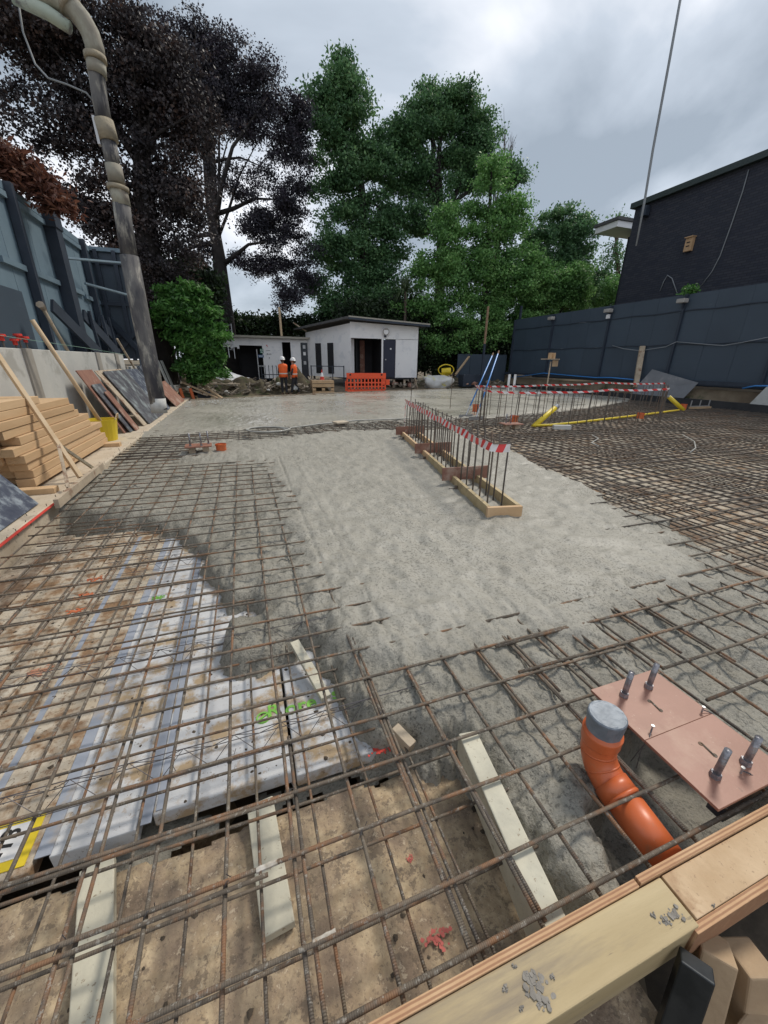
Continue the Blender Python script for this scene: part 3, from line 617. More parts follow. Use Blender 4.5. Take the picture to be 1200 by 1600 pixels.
log((1.10, .09, -.25), (1.35, .12, -.28), .07, .07, 'short muddy timber lowest in the bottom right corner', m_plank)
# ------------------------------------------------------------------ drain pipe with taped cap
def lathe_tube(pts, radii, n=28): return MB().tube(pts, radii, n)
pr_ = .065
dp = thing('drain_pipe', 'orange drain pipe bend with silver taped end in the foreground', 'pipe', (1.2, .75, -.1))
cxp, cyp = 1.203, .757
R_ = .125; Z0 = .078; pts = [(cxp, cyp, .16), (cxp, cyp, Z0)]
d = Vector((.02, -1, 0)).normalized()
for i in range(1, 13):
    a = math.radians(80)*i/12; pts.append(tuple(Vector((cxp, cyp, Z0))+d*(R_*(1-math.cos(a)))+Vector((0, 0, -R_*math.sin(a)))))
e_ = Vector(pts[-1]); dd = (Vector(pts[-1])-Vector(pts[-2])).normalized()
MB().tube(pts, [pr_]*len(pts), 36).build('bend', m_orange, dp, smooth=True)
q = Vector((cxp, cyp, Z0))
for i in (2, 7):
    MB().tube([Vector(pts[i+1])*.5+Vector(pts[i])*.5, pts[i+1]], [pr_*1.012, pr_*1.012], 36).build('mould_seam', m_orange, dp, smooth=True)
MB().tube([tuple(e_-dd*.02), tuple(e_+dd*.03)], [pr_*1.09]*2, 36).build('socket', m_orange, dp, smooth=True)
MB().tube([tuple(e_+dd*.03), tuple(e_+dd*.036), tuple(e_+dd*.044)], [pr_*1.09, pr_*1.14, pr_*1.09], 36).build('socket_ring', m_orange, dp, smooth=True)
MB().tube([tuple(e_+dd*.03), tuple(e_+dd*.245)], [pr_]*2, 36).build('pipe', m_orange, dp, smooth=True)
MB().tube([(cxp, cyp, .09), (cxp, cyp, .097), (cxp, cyp, .105), (cxp, cyp, .135), (cxp, cyp, .142), (cxp, cyp, .152)], [pr_*1.0, pr_*1.08, pr_*1.11, pr_*1.11, pr_*1.14, pr_*1.12], 36).build('collar', m_orange, dp, smooth=True)
n = 40; b = MB(); rings = []
for z, rr, ja in ((.15, .97, .00), (.165, 1.0, .02), (.195, 1.03, .025), (.225, 1.06, .02), (.233, 1.06, .012), (.237, 1.0, .008), (.2375, .9, .004)):
    rings.append([(cxp+pr_*rr*(1+jit(ja))*math.cos(2*math.pi*j/n), cyp+pr_*rr*(1+jit(ja))*math.sin(2*math.pi*j/n), z+jit(.0007)) for j in range(n)])
v = [p for r in rings for p in r]; f = [(i*n+j, i*n+(j+1) % n, (i+1)*n+(j+1) % n, (i+1)*n+j) for i in range(len(rings)-1) for j in range(n)]
b.add(v, f+[tuple((len(rings)-1)*n+j for j in range(n))]).build('taped_cap', m_foil, dp)
# ------------------------------------------------------------------ bolt template plates
def template(cx, cy, z, ang, w, ln, label, bolts, big=True, legs=True):
    t = thing('bolt_template', label, 'bolt template', (cx, cy, z))
    R2 = Matrix.Rotation(ang, 3, 'Z')
    def P(x, y, zz=0): q = R2@Vector((x, y, 0)); return (cx+q.x, cy+q.y, z+zz)
    th = .013 if big else .02
    for k, sgn in enumerate((-1, 1)):
        b = MB(); b.box(P(sgn*ln/4, 0, th/2), (ln/2-.001, w, th), R2); b.build('board', m_brownply, t, bevel=.0015)
    for (x, y) in bolts:
        h = .14 if big else .22; r = .0125 if big else .014
        bt = MB().tube([P(x, y, th), P(x+.002, y+.002, th+h)], [r, r*.95], 14).build('bolt', m_foil2, t, smooth=True)
        MB().tube([P(x, y, th+.001), P(x, y, th+.022)], [r*1.55, r*1.4], 6).build('nut', m_foil2, bt)
    if big:
        for s in (-1, 1):
            b = MB()
            b.tube([P(s*.11-.026, .004, th+.0012), P(s*.11+.026, -.004, th+.0012)], .004, 6)
            for dx in (-.026, .026): b.tube([P(s*.11+dx, -.0, th+.0002), P(s*.11+dx, 0, th+.0018)], .009, 9)
            b.build('sawn_slot', m_bx, t)
        for x, y in ((-.023, -.136), (-.02, .165), (.215, .016)):
            s_ = MB(); s_.tube([P(x, y, th), P(x, y, th+.03)], .0035, 6); s_.tube([P(x, y, th+.027), P(x, y, th+.031)], .007, 8); s_.build('screw', m_steel, t)
            s_ = MB(); s_.tube([P(x, y, th+.015), P(x+.015, y-.03*(1 if y < 0 else -1), th+.004), P(x+.01, y-.04*(1 if y < 0 else -1), -.07), P(x+.02, y-.05*(1 if y < 0 else -1), -.16)], .0016, 5); s_.tube([P(x, y, th+.013), P(x+.02, y-.035*(1 if y < 0 else -1), th+.0), P(x-.01, y-.045*(1 if y < 0 else -1), -.16)], .0016, 5); s_.build('tie_wire', m_wire, t)
    for x in ((-ln/2+.10, ln/2-.06) if big else (-ln*.25, ln*.25)):
        b = MB(); b.box(P(x, .06 if big else 0, -.10 if big else -.06), (.06 if big else .1, w*.45, .2 if big else .12), R2); b.build('support_block', m_blackply if big else m_oldwood, t)
    return t
# corners measured on the photograph: (1.33,.94) (1.62,.94) (1.71,.47) (1.32,.41)
template(1.585, .703, .072, math.radians(-90), .40, .55, 'brown template board with four silver taped bolts in the foreground', [(-.197, -.085), (-.197, .07), (.192, -.09), (.196, .076)])
template(-.82, 7.25, .12, .05, .3, .42, 'small brown bolt template on blocks in the middle distance at left', [(-.12, -.08), (.05, -.1), (.16, .05)], big=False)
template(6.15, 8.05, .12, -.1, .32, .5, 'small brown bolt template beside the yellow duct at right', [(-.02, .0), (-.1, .08)], big=False)
def stub(x, y, r, z0, z1, lbl):
    b = MB(); b.tube([(x, y, z0), (x, y, z1)], r, 18, False); b.tube([(x, y, z1-.025), (x, y, z1)], r*1.1, 18, False); b.tube([(x, y, z0), (x, y, z1-.02)], r*.9, 18); tag(b.build('pipe_stub', m_orange), lbl, 'pipe')
stub(-.47, 7.3, .085, 0, .13, 'orange pipe stub standing beside the left middle bolt template')
stub(6.75, 8.75, .1, 0, .22, 'orange pipe stub just behind the small right bolt template')
stub(11.35, 8.75, .1, 0, .16, 'orange pipe stub near the yellow duct by the far starter bars')
stub(15.3, 10.2, .1, 0, .2, 'orange pipe stub at the foot of the slanting yellow duct')
stub(7.15, 11.3, .1, 0, .25, 'orange pipe stub beside the blue handled rakes')
# ------------------------------------------------------------------ starter bar row in its timber box
sb = thing('starter_bar_box', 'timber kicker box with a row of upright starter bars', 'formwork', (2.8, 5.5, 0))
A = Vector((2.43, 3.13, 0)); B = Vector((3.33, 7.9, 0)); U = (B-A).normalized(); Wd = Vector((U.y, -U.x, 0))
for s in (-1, 1):
    for k in range(2):
        a = A+U*(k*2.36+.005)+Wd*s*.165; b_ = A+U*((k+1)*2.36-.005)+Wd*s*.165; q = MB(); q.beam(a+Vector((0, 0, .065)), b_+Vector((0, 0, .065)), .045, .13); q.build('side_board', m_timber_b if k else m_board, sb, bevel=.003)
q = MB(); q.beam(A-U*.024-Wd*.19+Vector((0, 0, .062)), A-U*.024+Wd*.19+Vector((0, 0, .062)), .045, .13); q.build('end_board', m_timber_b, sb, bevel=.003)
for d_ in (1.15, 2.75, 4.55):
    q = MB(); c = A+U*d_; q.beam(c-Wd*.32+Vector((0, 0, .15)), c+Wd*.30+Vector((0, 0, .17)), .022, .17); q.build('clamp_board', m_brownold, sb, bevel=.002)
    for s in (-1, 1):
        q = MB(); q.tube([c-U*.25+Wd*s*.20+Vector((0, 0, .03)), c-U*.25+Wd*s*.30+Vector((0, 0, .03))], .011, 8); q.tube([c-U*.25+Wd*s*.21+Vector((0, 0, .0)), c-U*.25+Wd*s*.21+Vector((0, 0, .07))], .02, 8); q.build('tie_rod', m_bfar, sb)
tops = []
nb = 21
for i in range(nb):
    for s in (-1, 1):
        d_ = .22+i*.218; p = A+U*d_+Wd*s*.085; tp = p+Vector((jit(.015)+.0, jit(.015), .78+jit(.02)))
        MB().tube([p+Vector((0, 0, -.1)), p.lerp(tp, .5)+Vector((jit(.006), jit(.006), 0)), tp], .0095, 6).build('rebar', m_bfar, sb, smooth=True)
        if s < 0: tops.append(tp)
for s in (-1, 1):
    MB().tube([A+U*.2+Wd*s*.1+Vector((0, 0, .74)), B-U*.25+Wd*s*.1+Vector((0, 0, .73))], .0065, 6).build('rebar', m_bfar, sb)
MB().tube([A+U*.2-Wd*.1+Vector((0, 0, .735)), A+U*.2+Wd*.1+Vector((0, 0, .735))], .0065, 6).build('rebar', m_bfar, sb)
for (px, py, h, lbl) in ((757, 672, 1.15, 'rusty upright bar standing taller than the row near the starter box'), (703, 640, 1.3, 'thin upright bar standing alone in the far slab, right one'), (641, 650, 1.1, 'thin upright bar standing behind the far end of the starter box')):
    x, y = un(px, py, 0); tag(MB().tube([(x, y, -.1), (x+.01, y, h)], .011, 8).build('upright_bar', m_bfar), lbl, 'rebar')
def tape(pts, w, name, label, cat='barrier tape', sag=.03, rep=.16, flat=True):
    P = [Vector(p) for p in pts]; out = []; run = []; acc = 0
    for a, c in zip(P[:-1], P[1:]):
        n = max(2, int((c-a).length/.08)); 
        for i in range(n):
            t = i/n; q = a.lerp(c, t); q.z -= sag*4*t*(1-t); out.append(q+Vector((0, 0, jit(.004)))); run.append(acc+(c-a).length*t)
        acc += (c-a).length
    out.append(P[-1]); run.append(acc)
    v = []; r = []
    for i, q in enumerate(out):
        tw = .25*math.sin(i*.7)+.15*math.sin(i*1.9); d = (out[min(i+1, len(out)-1)]-out[max(i-1, 0)]).normalized(); sd = d.cross(Vector((0, 0, 1))).normalized()
        ax = Vector((0, 0, 1))*math.cos(tw)+sd*math.sin(tw); v += [q+ax*w/2, q-ax*w/2]; r += [run[i]/rep+.25, run[i]/rep]
    b = MB(); b.add(v, [(2*i, 2*i+1, 2*i+3, 2*i+2) for i in range(len(out)-1)]); o = b.build(name, m_tape); tag(o, label, cat)
    at = o.data.attributes.new('run', 'FLOAT', 'POINT'); at.data.foreach_set('value', np.array(r, np.float32)); sm = o.modifiers.new('s', 'SOLIDIFY'); sm.thickness = .001
    return o
off = -Wd*.13
tape([A+U*.2+off*.1+Wd*.1+Vector((0, 0, .69)), A+U*.2+off+Vector((0, 0, .70))]+[A+U*(.2+.87*k)+off+Vector((0, 0, .70+.012*k)) for k in range(1, 6)], .085, 'barrier_tape', 'red and white tape stretched along the starter bars in the timber box', sag=.01)
tape([A+U*4.56+off+Vector((.0, 0, .74)), A+U*4.57+off+Vector((0, 0, .2))], .06, 'tape_tail', 'loose tail of red white tape hanging at the far end of the starter box', sag=0)
# second starter row: a rectangle of bars
sr = thing('starter_bar_wall', 'long rectangle of upright starter bars ringed by red white tape', 'rebar', (9, 9, 0))
cor = [(5.75, 8.35), (10.6, 7.9), (14.9, 10.6), (6.9, 10.5)]
cor = [un(757, 668), un(1030, 662), (14.6, 10.6), un(742, 650)]
topz = .93
for k in range(4):
    a = Vector((*cor[k], 0)); c = Vector((*cor[(k+1) % 4], 0)); ln = (c-a).length; n = int(ln/.26)
    if k in (1,): n = int(ln/.3)
    for i in range(n):
        p = a.lerp(c, i/n)+Vector((jit(.03), jit(.03), 0)); MB().tube([p, p+Vector((jit(.03), jit(.03), topz+jit(.05)))], .009, 5).build('rebar', m_bfar, sr)
        if k == 0 and i % 2 == 0:
            q = p+Vector((0, .22, 0)); MB().tube([q, q+Vector((jit(.03), 0, topz+jit(.05)))], .009, 5).build('rebar', m_bfar, sr)
c0, c1, c2, c3 = [Vector((x, y, topz)) for x, y in cor]
tape([c3+Vector((-.1, 0, -.03)), c0+Vector((-.03, -.02, -.05)), c0.lerp(c1, .33)+Vector((0, -.02, -.08)), c0.lerp(c1, .66)+Vector((0, -.02, -.02)), c1+Vector((0, -.03, .0))], .05, 'barrier_tape', 'red and white tape along the front of the far starter bar rectangle', rep=.3)
tape([c3+Vector((-.05, 0, -.06)), c3.lerp(c2, .33)+Vector((0, 0, -.04)), c3.lerp(c2, .62)+Vector((0, 0, .02)), c2+Vector((0, 0, -.02)), c1+Vector((.05, .05, -.05))], .05, 'barrier_tape', 'red and white tape along the back of the far starter bar rectangle', rep=.3)
# ducts, block, hoses
x0, y0 = un(833, 667); q = at_y(868, 637, y0+.1)
t_ = thing('yellow_duct', 'thick yellow duct sticking up at a slant among the starter bars', 'duct', (x0, y0, 0))
MB().tube([(x0, y0, 0), q], .065, 14).build('tube', m_yellow, t_, smooth=True); MB().tube([Vector(q)-(Vector(q)-Vector((x0, y0, 0))).normalized()*.01, Vector(q)+(Vector(q)-Vector((x0, y0, 0))).normalized()*.08], .068, 14).build('end_cap', m_steel, t_)
x0, y0 = un(1068, 641); q = at_y(1045, 620, y0+.3); t_ = thing('yellow_duct', 'short yellow duct leaning up near the right kerb', 'duct', (x0, y0, 0)); MB().tube([(x0, y0, 0), q], .07, 14).build('tube', m_yellow, t_, smooth=True); MB().tube([Vector(q), Vector(q)+(Vector(q)-Vector((x0, y0, 0))).normalized()*.05], .05, 14).build('end_cap', m_steel, t_)
pts = [un(px, py) for px, py in ((833, 668), (860, 667), (900, 663), (950, 657), (1000, 651), (1060, 643))]; tag(MB().tube([(x, y, .05) for x, y in pts], .03, 8).build('yellow_pipe', m_yellow, smooth=True), 'thin yellow pipe lying across the right hand mesh', 'pipe')
x, y = un(877, 672); b = MB(); b.box((x, y, .07), (.42, .12, .1), Matrix.Rotation(-.35, 3, 'Z')); tag(b.build('timber_block', m_conc, bevel=.006), 'pale block lying on the mesh in front of the yellow duct', 'block')
b = MB(); cx_, cy_ = .4, 8.95; pts = []
for i in range(70):
    a = i*.27; r = .42+.05*math.sin(i*.31)+i*.0006; pts.append((cx_+r*math.cos(a), cy_+r*.9*math.sin(a), .045+.03*abs(math.sin(i*.13))+i*.0005))
pts += [(x, y, .04) for x, y in (un(455, 671), un(500, 665), un(560, 659), un(640, 656))]
tag(MB().tube(pts, .018, 6).build('hose_coil', m_cablel, smooth=True), 'grey hose coiled on the slab with its tail running right', 'hose')
x, y = un(532, 663); b = MB(); b.box((x, y, .05), (.36, .3, .05), Matrix.Rotation(.3, 3, 'Z')); tag(b.build('concrete_lump', m_strip, bevel=.015), 'flat pale slab lump lying on the hose tail', 'lump')
for pl, lbl in (([(925, 680), (935, 685), (924, 692), (935, 697)], 'pale loop of wire on the right mesh, nearer one'), ([(1066, 679), (1085, 690), (1087, 700), (1078, 707)], 'pale loop of wire on the right mesh, further right one')):
    tag(MB().tube([(*un(a, c, .03), .03) for a, c in pl], .012, 5).build('wire_loop', m_cablel, smooth=True), lbl, 'wire')
# blue rakes
for (bx_, by_, tx, ty, lbl) in ((728, 652, 769, 556, 'left of the two blue handled rakes propped on the starter bars'), (744, 655, 778, 553, 'right of the two blue handled rakes propped on the starter bars')):
    x, y = un(bx_, by_); q = Vector(at_y(tx, ty, y+1.1)); t_ = thing('concrete_rake', lbl, 'rake', (x, y, 0)); a = Vector((x, y, .06)); MB().tube([a, q], .022, 8).build('handle', m_blue, t_, smooth=True)
    dq = (q-a).normalized(); MB().tube([a-dq*.0, a+dq*.35], .026, 8).build('ferrule', m_steel, t_); MB().tube([q, q+dq*.12], .023, 8).build('grip', m_timber_post, t_)
    b = MB(); b.beam((x-.25, y-.02, .03), (x+.25, y+.03, .03), .02, .1); b.build('blade', m_steel, t_)
# ------------------------------------------------------------------ left side: retaining wall
XW = -3.2
rw = thing('retaining_wall', 'pale grey precast panel retaining wall along the left side', 'wall', (XW, 12, -.1))
joints = [3.5, 8.95-3.3+.1, 8.95, 12.5, 14.3]
ys = [1.8, 4.9, 8.2, 11.7, 13.3, 14.15]
for a, c in zip(ys[:-1], ys[1:]): b = MB(); b.box((XW-.1, (a+c)/2, .78), (.18, c-a-.2, 1.7)); b.build('panel', m_conc, rw, bevel=.01)
for a in ys[1:5]: b = MB(); b.box((XW-.085, a, .775), (.21, .28, 1.72)); b.build('post', m_concd, rw, bevel=.008)
ys = [14.15, 15.6, 18.0, 20.3, 24]
for a, c in zip(ys[:-1], ys[1:]): b = MB(); b.box((XW-.1, (a+c)/2, .58), (.18, c-a-.18, 1.38)); b.build('panel', m_conc, rw, bevel=.01)
for a in ys[0:4]: b = MB(); b.box((XW-.085, a, .6), (.21, .18, 1.4)); b.build('post', m_concd, rw, bevel=.008)
# hoarding behind it
hl = thing('hoarding', 'tall grey painted plywood hoarding above the left retaining wall', 'hoarding', (-3.6, 9, 1.4))
XH = -3.66; yy = [2.4, 4.84, 7.28, 9.72, 10.94, 12.16, 13.38, 14.9]
for a, c in zip(yy[:-1], yy[1:]): b = MB(); b.box((XH, (a+c)/2, 2.85), (.03, c-a-.012, 3.1)); b.build('panel', m_hoard, hl, bevel=.002)
for a in (10.25, 13.9): b = MB(); b.box((XH+.10, a, 2.85), (.14, .12, 3.1)); b.build('post', m_hoardd, hl, bevel=.004)
b = MB(); b.box((XH+.13, 11.9, 2.85), (.22, .34, 3.16)); b.build('post', m_hoardd, hl, bevel=.004)
b = MB(); b.box((XH+.13, 11.9, 4.28), (.27, .40, .32)); b.build('post_cap', m_hoardd, hl, bevel=.01)
for a in (3.6, 6.0, 8.4): b = MB(); b.box((XH+.05, a, 2.85), (.06, .1, 3.1)); b.build('post', m_hoardd, hl, bevel=.004)
for z in (4.33,): b = MB(); b.box((XH+.03, 8.5, z), (.05, 12.2, .14)); b.build('top_rail', m_hoard, hl, bevel=.004)
for a, c, z in ((9.3, 10.15, 3.05), (10.35, 11.7, 3.05), (12.1, 13.2, 3.05), (13.3, 14.5, 3.0), (10.35, 11.7, 4.18), (12.1, 13.8, 4.18), (9.2, 10.15, 4.18)):
    b = MB(); b.box((XH+.05, (a+c)/2, z), (.07, c-a, .10)); b.build('rail', m_hoard, hl, bevel=.004)
b = MB(); b.box((XH+.021, 8.0, 2.0), (.012, 3.6, 1.25)); b.build('lower_patch_panel', m_hoardR, hl, bevel=.002)
for a, z in ((10.6, 2.5), (12.4, 2.5), (13.6, 2.45), (14.1, 2.4)):
    b = MB(); b.beam((XH+.17, a, z), (XH+.35, a+1.7, 1.62), .06, .26); b.build('raking_brace', m_hoardd, hl, bevel=.004)
for a in (12.6, 13.6, 14.2): b = MB(); b.beam((XH+.3, a, 1.55), (XH+.25, a, 2.6), .08, .06); b.build('stub_post', m_hoardd, hl, bevel=.003)
# return hoarding
hr = thing('return_hoarding', 'dark hoarding return facing the camera behind the hanging hose', 'hoarding', (-3, 14.7, 0))
for k in range(1): b = MB(); b.box((-3.12, 14.75, 2.95), (1.12, .03, 2.9)); b.build('panel', m_hoardR, hr, bevel=.002)
for z in (4.36, 4.05, 3.0, 2.15): b = MB(); b.box((-3.12, 14.69, z), (1.1, .07, .1)); b.build('rail', m_hoardd if z < 4.3 else m_hoard, hr, bevel=.004)
for x in (-3.5, -3.05, -2.7): b = MB(); b.box((x, 14.70, 2.9 if x < -2.8 else 2.15), (.1, .1, 2.9 if x < -2.8 else 4.4)); b.build('post', m_hoardd, hr, bevel=.004)
b = MB(); b.beam((-3.5, 14.6, 2.6), (-2.75, 14.5, 1.6), .06, .14); b.build('raking_brace', m_hoardd, hr); b = MB(); b.beam((-3.4, 14.62, 1.7), (-2.75, 14.6, 2.4), .05, .1); b.build('raking_brace', m_hoardd, hr)
b = MB(); b.tube([at_x(100, 383+20, XH+.1), (-2.7, 14.6, 4.05)], .03, 6); b.build('steel_tube', m_hoard, hr); b = MB(); b.tube([at_x(133, 443, XH+.1), (-2.7, 14.55, 3.2)], .035, 6); b.build('steel_tube', m_hoard, hr)
# further dark hoarding + fence
h2 = thing('short_hoarding', 'narrow dark hoarding section just right of the hose', 'hoarding', (-3.2, 19.5, .5))
b = MB(); b.box((-3.35, 18.4, 2.3), (.08, 3.0, 2.4)); b.build('panel', m_hoardR, h2); 
for a in (17.2, 18.2, 19.4, 19.8): b = MB(); b.box((-3.25, a, 2.2), (.1, .1, 2.5)); b.build('post', m_hoardd if a < 18.5 else m_oldwood, h2)
for i in range(3): b = MB(); b.beam((-2.75, 15.8+i*.35, .9), (-3.1, 16+i*.4, 2.45-.2*i), .08, .04); tag(b.build('leaning_plank', m_oldwood), ['grey plank leaning on the short hoarding, tallest', 'middle grey plank leaning on the short hoarding', 'shortest grey plank leaning on the short hoarding'][i], 'plank')
fn = thing('timber_fence', 'brown timber panel fence under the laurel bush', 'fence', (-3.4, 23, 0))
for i in range(22): b = MB(); b.box((-3.42, 20.2+i*.26, 1.95), (.03, .25, 1.7)); b.build('board', M('fence_board_wood', (.24, .15, .09), (.31, .2, .12), 4, .85) if i == 0 else bpy.data.materials['fence_board_wood'], fn)
for i in range(4): b = MB(); b.box((-3.36, 20.2+i*1.8, 1.7), (.1, .12, 2.2)); b.build('post', m_concd, fn)
for z in (1.35, 2.0, 2.6): b = MB(); b.box((-3.38, 23, z), (.05, 5.8, .08)); b.build('rail', m_oldwood, fn)
# ------------------------------------------------------------------ timber stack
NAMES = ['bottom', 'second', 'third', 'fourth', 'fifth', 'sixth', 'seventh', 'eighth', 'ninth', 'top']
rightend = [8.25, 8.15, 8.05, 8.1, 7.75, 7.7, 7.55, 7.3, 7.15, 6.3]
for r in range(10):
    z = .13+r*.096; y1 = rightend[r]; near = [5.5, 5.55, 5.45, 5.35, 5.3, 5.5, 5.2, 4.6, 4.4, 4.2][r]
    for d_ in range(3):
        x = -2.48-d_*.19-.012*r+jit(.015)-(.0 if r % 2 else .02); ya = near+jit(.08)+d_*.04; yb = y1+jit(.12)
        b = MB(); b.box((x, (ya+yb)/2, z), (.18, yb-ya, .091), Matrix.Rotation(jit(.006), 3, 'Z')); o = b.build('timber_baulk', m_timber if (r+d_) % 2 else m_timber_b, bevel=.005)
        where = ['front', 'middle', 'back'][d_]
        tag(o, f'pale sawn timber baulk in the {NAMES[r]} layer, {where} row of the stack by the wall', 'timber', 'sawn timber baulks stacked by the left wall')
for y, lbl in ((5.3, 'short crosswise bearer timber under the near end of the stack'), (8.05, 'short crosswise bearer timber under the far end of the stack')):
    b = MB(); b.box((-2.55, y, .06), (.75, .13, .06+.03)); tag(b.build('bearer_timber', m_timber_b, bevel=.005), lbl, 'timber')
# ------------------------------------------------------------------ leaning sheets
def sheet(y0, y1, xb, z1, mat, lbl, xt=-3.02, th=.022, name='formwork_sheet', zb=.04, edge=None, sk=0):
    a = Vector((xb, 0, zb)); c = Vector((xt, 0, z1)); d_ = (c-a).normalized(); nrm = Vector((d_.z, 0, -d_.x)).normalized()*th
    v = []
    for y, s in ((y0, 0), (y1, 0), (y1, 1), (y0, 1)):
        p = (c if s else a)+Vector((0, y+(sk if s else 0), 0)); v.append(p)
    v2 = [p+nrm for p in v]; b = MB(); b.add(v+v2, [(0, 1, 2, 3), (7, 6, 5, 4), (0, 4, 5, 1), (1, 5, 6, 2), (2, 6, 7, 3), (3, 7, 4, 0)])
    return tag(b.build(name, mat, bevel=.002), lbl, 'board')
sheet(9.45, 10.35, -2.45, 1.27, m_brownold, 'reddish brown board leaning furthest left behind the black sheets')
sheet(9.55, 10.1, -2.36, 1.0, m_blackply, 'low scuffed board in front of the reddish brown board', xt=-2.85)
sheet(9.75, 10.05, -2.30, .85, m_brownold, 'small brown strip board leaning on the low scuffed board', xt=-2.72)
sheet(10.45, 12.6, -2.28, 1.24, m_oldwood, 'pale backed sheet leaning directly behind the large black sheet', xt=-3.0)
sheet(10.75, 12.7, -2.22, 1.22, m_blackply, 'large scuffed black sheet at the front of the leaning boards', xt=-2.93)
sheet(12.85, 14.2, -2.26, 1.22, m_navyply, 'bluish scuffed sheet leaning just left of the hose end', xt=-2.97)
sheet(14.4, 16.0, -2.5, 1.3, m_navyply, 'far dark sheet leaning behind the hose end', xt=-3.0)
sheet(14.7, 16.9, -2.15, .75, m_brownold, 'low reddish board slanting right of the hose end', xt=-2.7)
for y in (17.5, 18.3): sheet(y, y+.45, -2.6, 1.45, m_conc, 'pale upright panel leaning beyond the hose, nearer one' if y < 18 else 'pale upright panel leaning beyond the hose, further one', xt=-2.95)
sheet(3.6, 4.85, -2.2, .85, m_navyply, 'scuffed navy sheet cut off by the left photo edge', xt=-2.75)
# poles
def pole(a, b_, r, mat, lbl, name='leaning_pole', cat='pole', sq=False):
    q = MB()
    if sq: q.beam(a, b_, r*2, r*1.6)
    else: q.tube([a, Vector(a).lerp(Vector(b_), .5)+Vector((jit(.01), jit(.01), 0)), b_], r, 10)
    return tag(q.build(name, mat, smooth=not sq), lbl, cat)
pole((*un(177, 690), 0.02), at_x(50, 500, -3.0), .034, m_poleW, 'long pale timber pole leaning on the wall top behind the yellow tub')
q1 = at_x(65, 478, -3.3); q2 = at_x(108, 552, -3.25); pole(q1, q2, .03, m_oldwood, 'short weathered stick with knotted head above the wall'); tag(MB().tube([Vector(q1)+Vector((0, -.05, .02)), Vector(q1)+Vector((0, .08, -.06))], [.07, .04], 7).build('string_knot', m_rubble), 'tangled knot on the head of the weathered stick', 'knot')
pole((*un(239, 627), .1), at_x(183, 530, -2.9), .028, m_oldwood, 'thin weathered lath leaning over the dark sheets beside the hose')
pole(at_x(173, 575, -3.3), at_x(155, 555, -3.35), .03, m_oldwood, 'short offcut stick standing behind the wall top')
# string line
tag(MB().tube([at_x(0, 524, -3.2), at_x(60, 533, -3.2), at_x(130, 543, -3.2), at_x(200, 555, -3.2)], .004, 4).build('string_line', M('pale_green_string', (.25, .42, .35), rough=.7)), 'thin green string line stretched above the left wall', 'string')
for i, (px, py) in enumerate(((3, 530), (24, 537), (29, 529), (40, 533))):
    x, y, z = at_x(px, py, -3.25); t_ = thing('capped_bar', ['red capped bar end at the left photo edge', 'lowest red capped bar above the wall', 'middle and tallest red capped bar above the wall', 'rightmost red capped bar above the wall'][i], 'bar cap', (x, y, 1.5), 'red capped bar ends on the left wall')
    MB().tube([(x, y, 1.5), (x, y, z)], .012, 6).build('bar', m_bfar, t_); MB().tube([(x, y, z-.02), (x, y, z+.035), (x, y, z+.04), (x, y, z+.07)], [.03, .03, .06, .055], 12).build('cap', m_red, t_)
# screed / bull float
sc = thing('screed_board', 'long wooden screed board with a braced handle resting on the left kerb', 'screed', (-2, 5.5, 0))
A_ = Vector((-1.99, 4.75, .06)); B_ = Vector((-2.03, 6.45, .06)); MB().beam(A_, B_, .045, .10).build('board', m_oldwood, sc, bevel=.003)
h0 = Vector((-2.05, 5.68, .10)); h1 = Vector(at_x(-8, 548, -2.75)); MB().beam(h0, h1, .05, .05).build('handle', m_poleW, sc, bevel=.004)
mid = h0.lerp(h1, .27)
for tgt in ((-2.03, 5.22, .10), (-2.05, 6.15, .10)): MB().beam(tgt, mid, .035, .035).build('brace', m_clamp if tgt[1] > 6 else m_oldwood, sc, bevel=.002)
# yellow tubs
def tub(x, y, s, lbl):
    t = thing('rubber_tub', lbl, 'tub', (x, y, .03)); n = 20; b = MB(); v = []
    for z, r in ((.03, .15), (.035, .155), (.33, .20), (.33, .19), (.05, .145)):
        v += [(x+r*s*math.cos(2*math.pi*j/n), y+r*s*math.sin(2*math.pi*j/n), .03+(z-.03)*s) for j in range(n)]
    b.add(v, [(i*n+j, i*n+(j+1) % n, (i+1)*n+(j+1) % n, (i+1)*n+j) for i in range(4) for j in range(n)]+[tuple(4*n+j for j in range(n))]).build('bucket', m_yellow, t)
    for sg in (-1, 1):
        MB().tube([(x+sg*.2*s, y-.07*s, .32*s), (x+sg*.22*s, y-.03*s, .39*s), (x+sg*.22*s, y+.03*s, .39*s), (x+sg*.2*s, y+.07*s, .32*s)], .012, 6).build('handle', m_poleW, t)
tub(-2.60, 8.75, 1.35, 'yellow rubber tub beside the timber stack'); tub(-2.5, 16.6, .9, 'small yellow tub far along the wall beyond the hose')
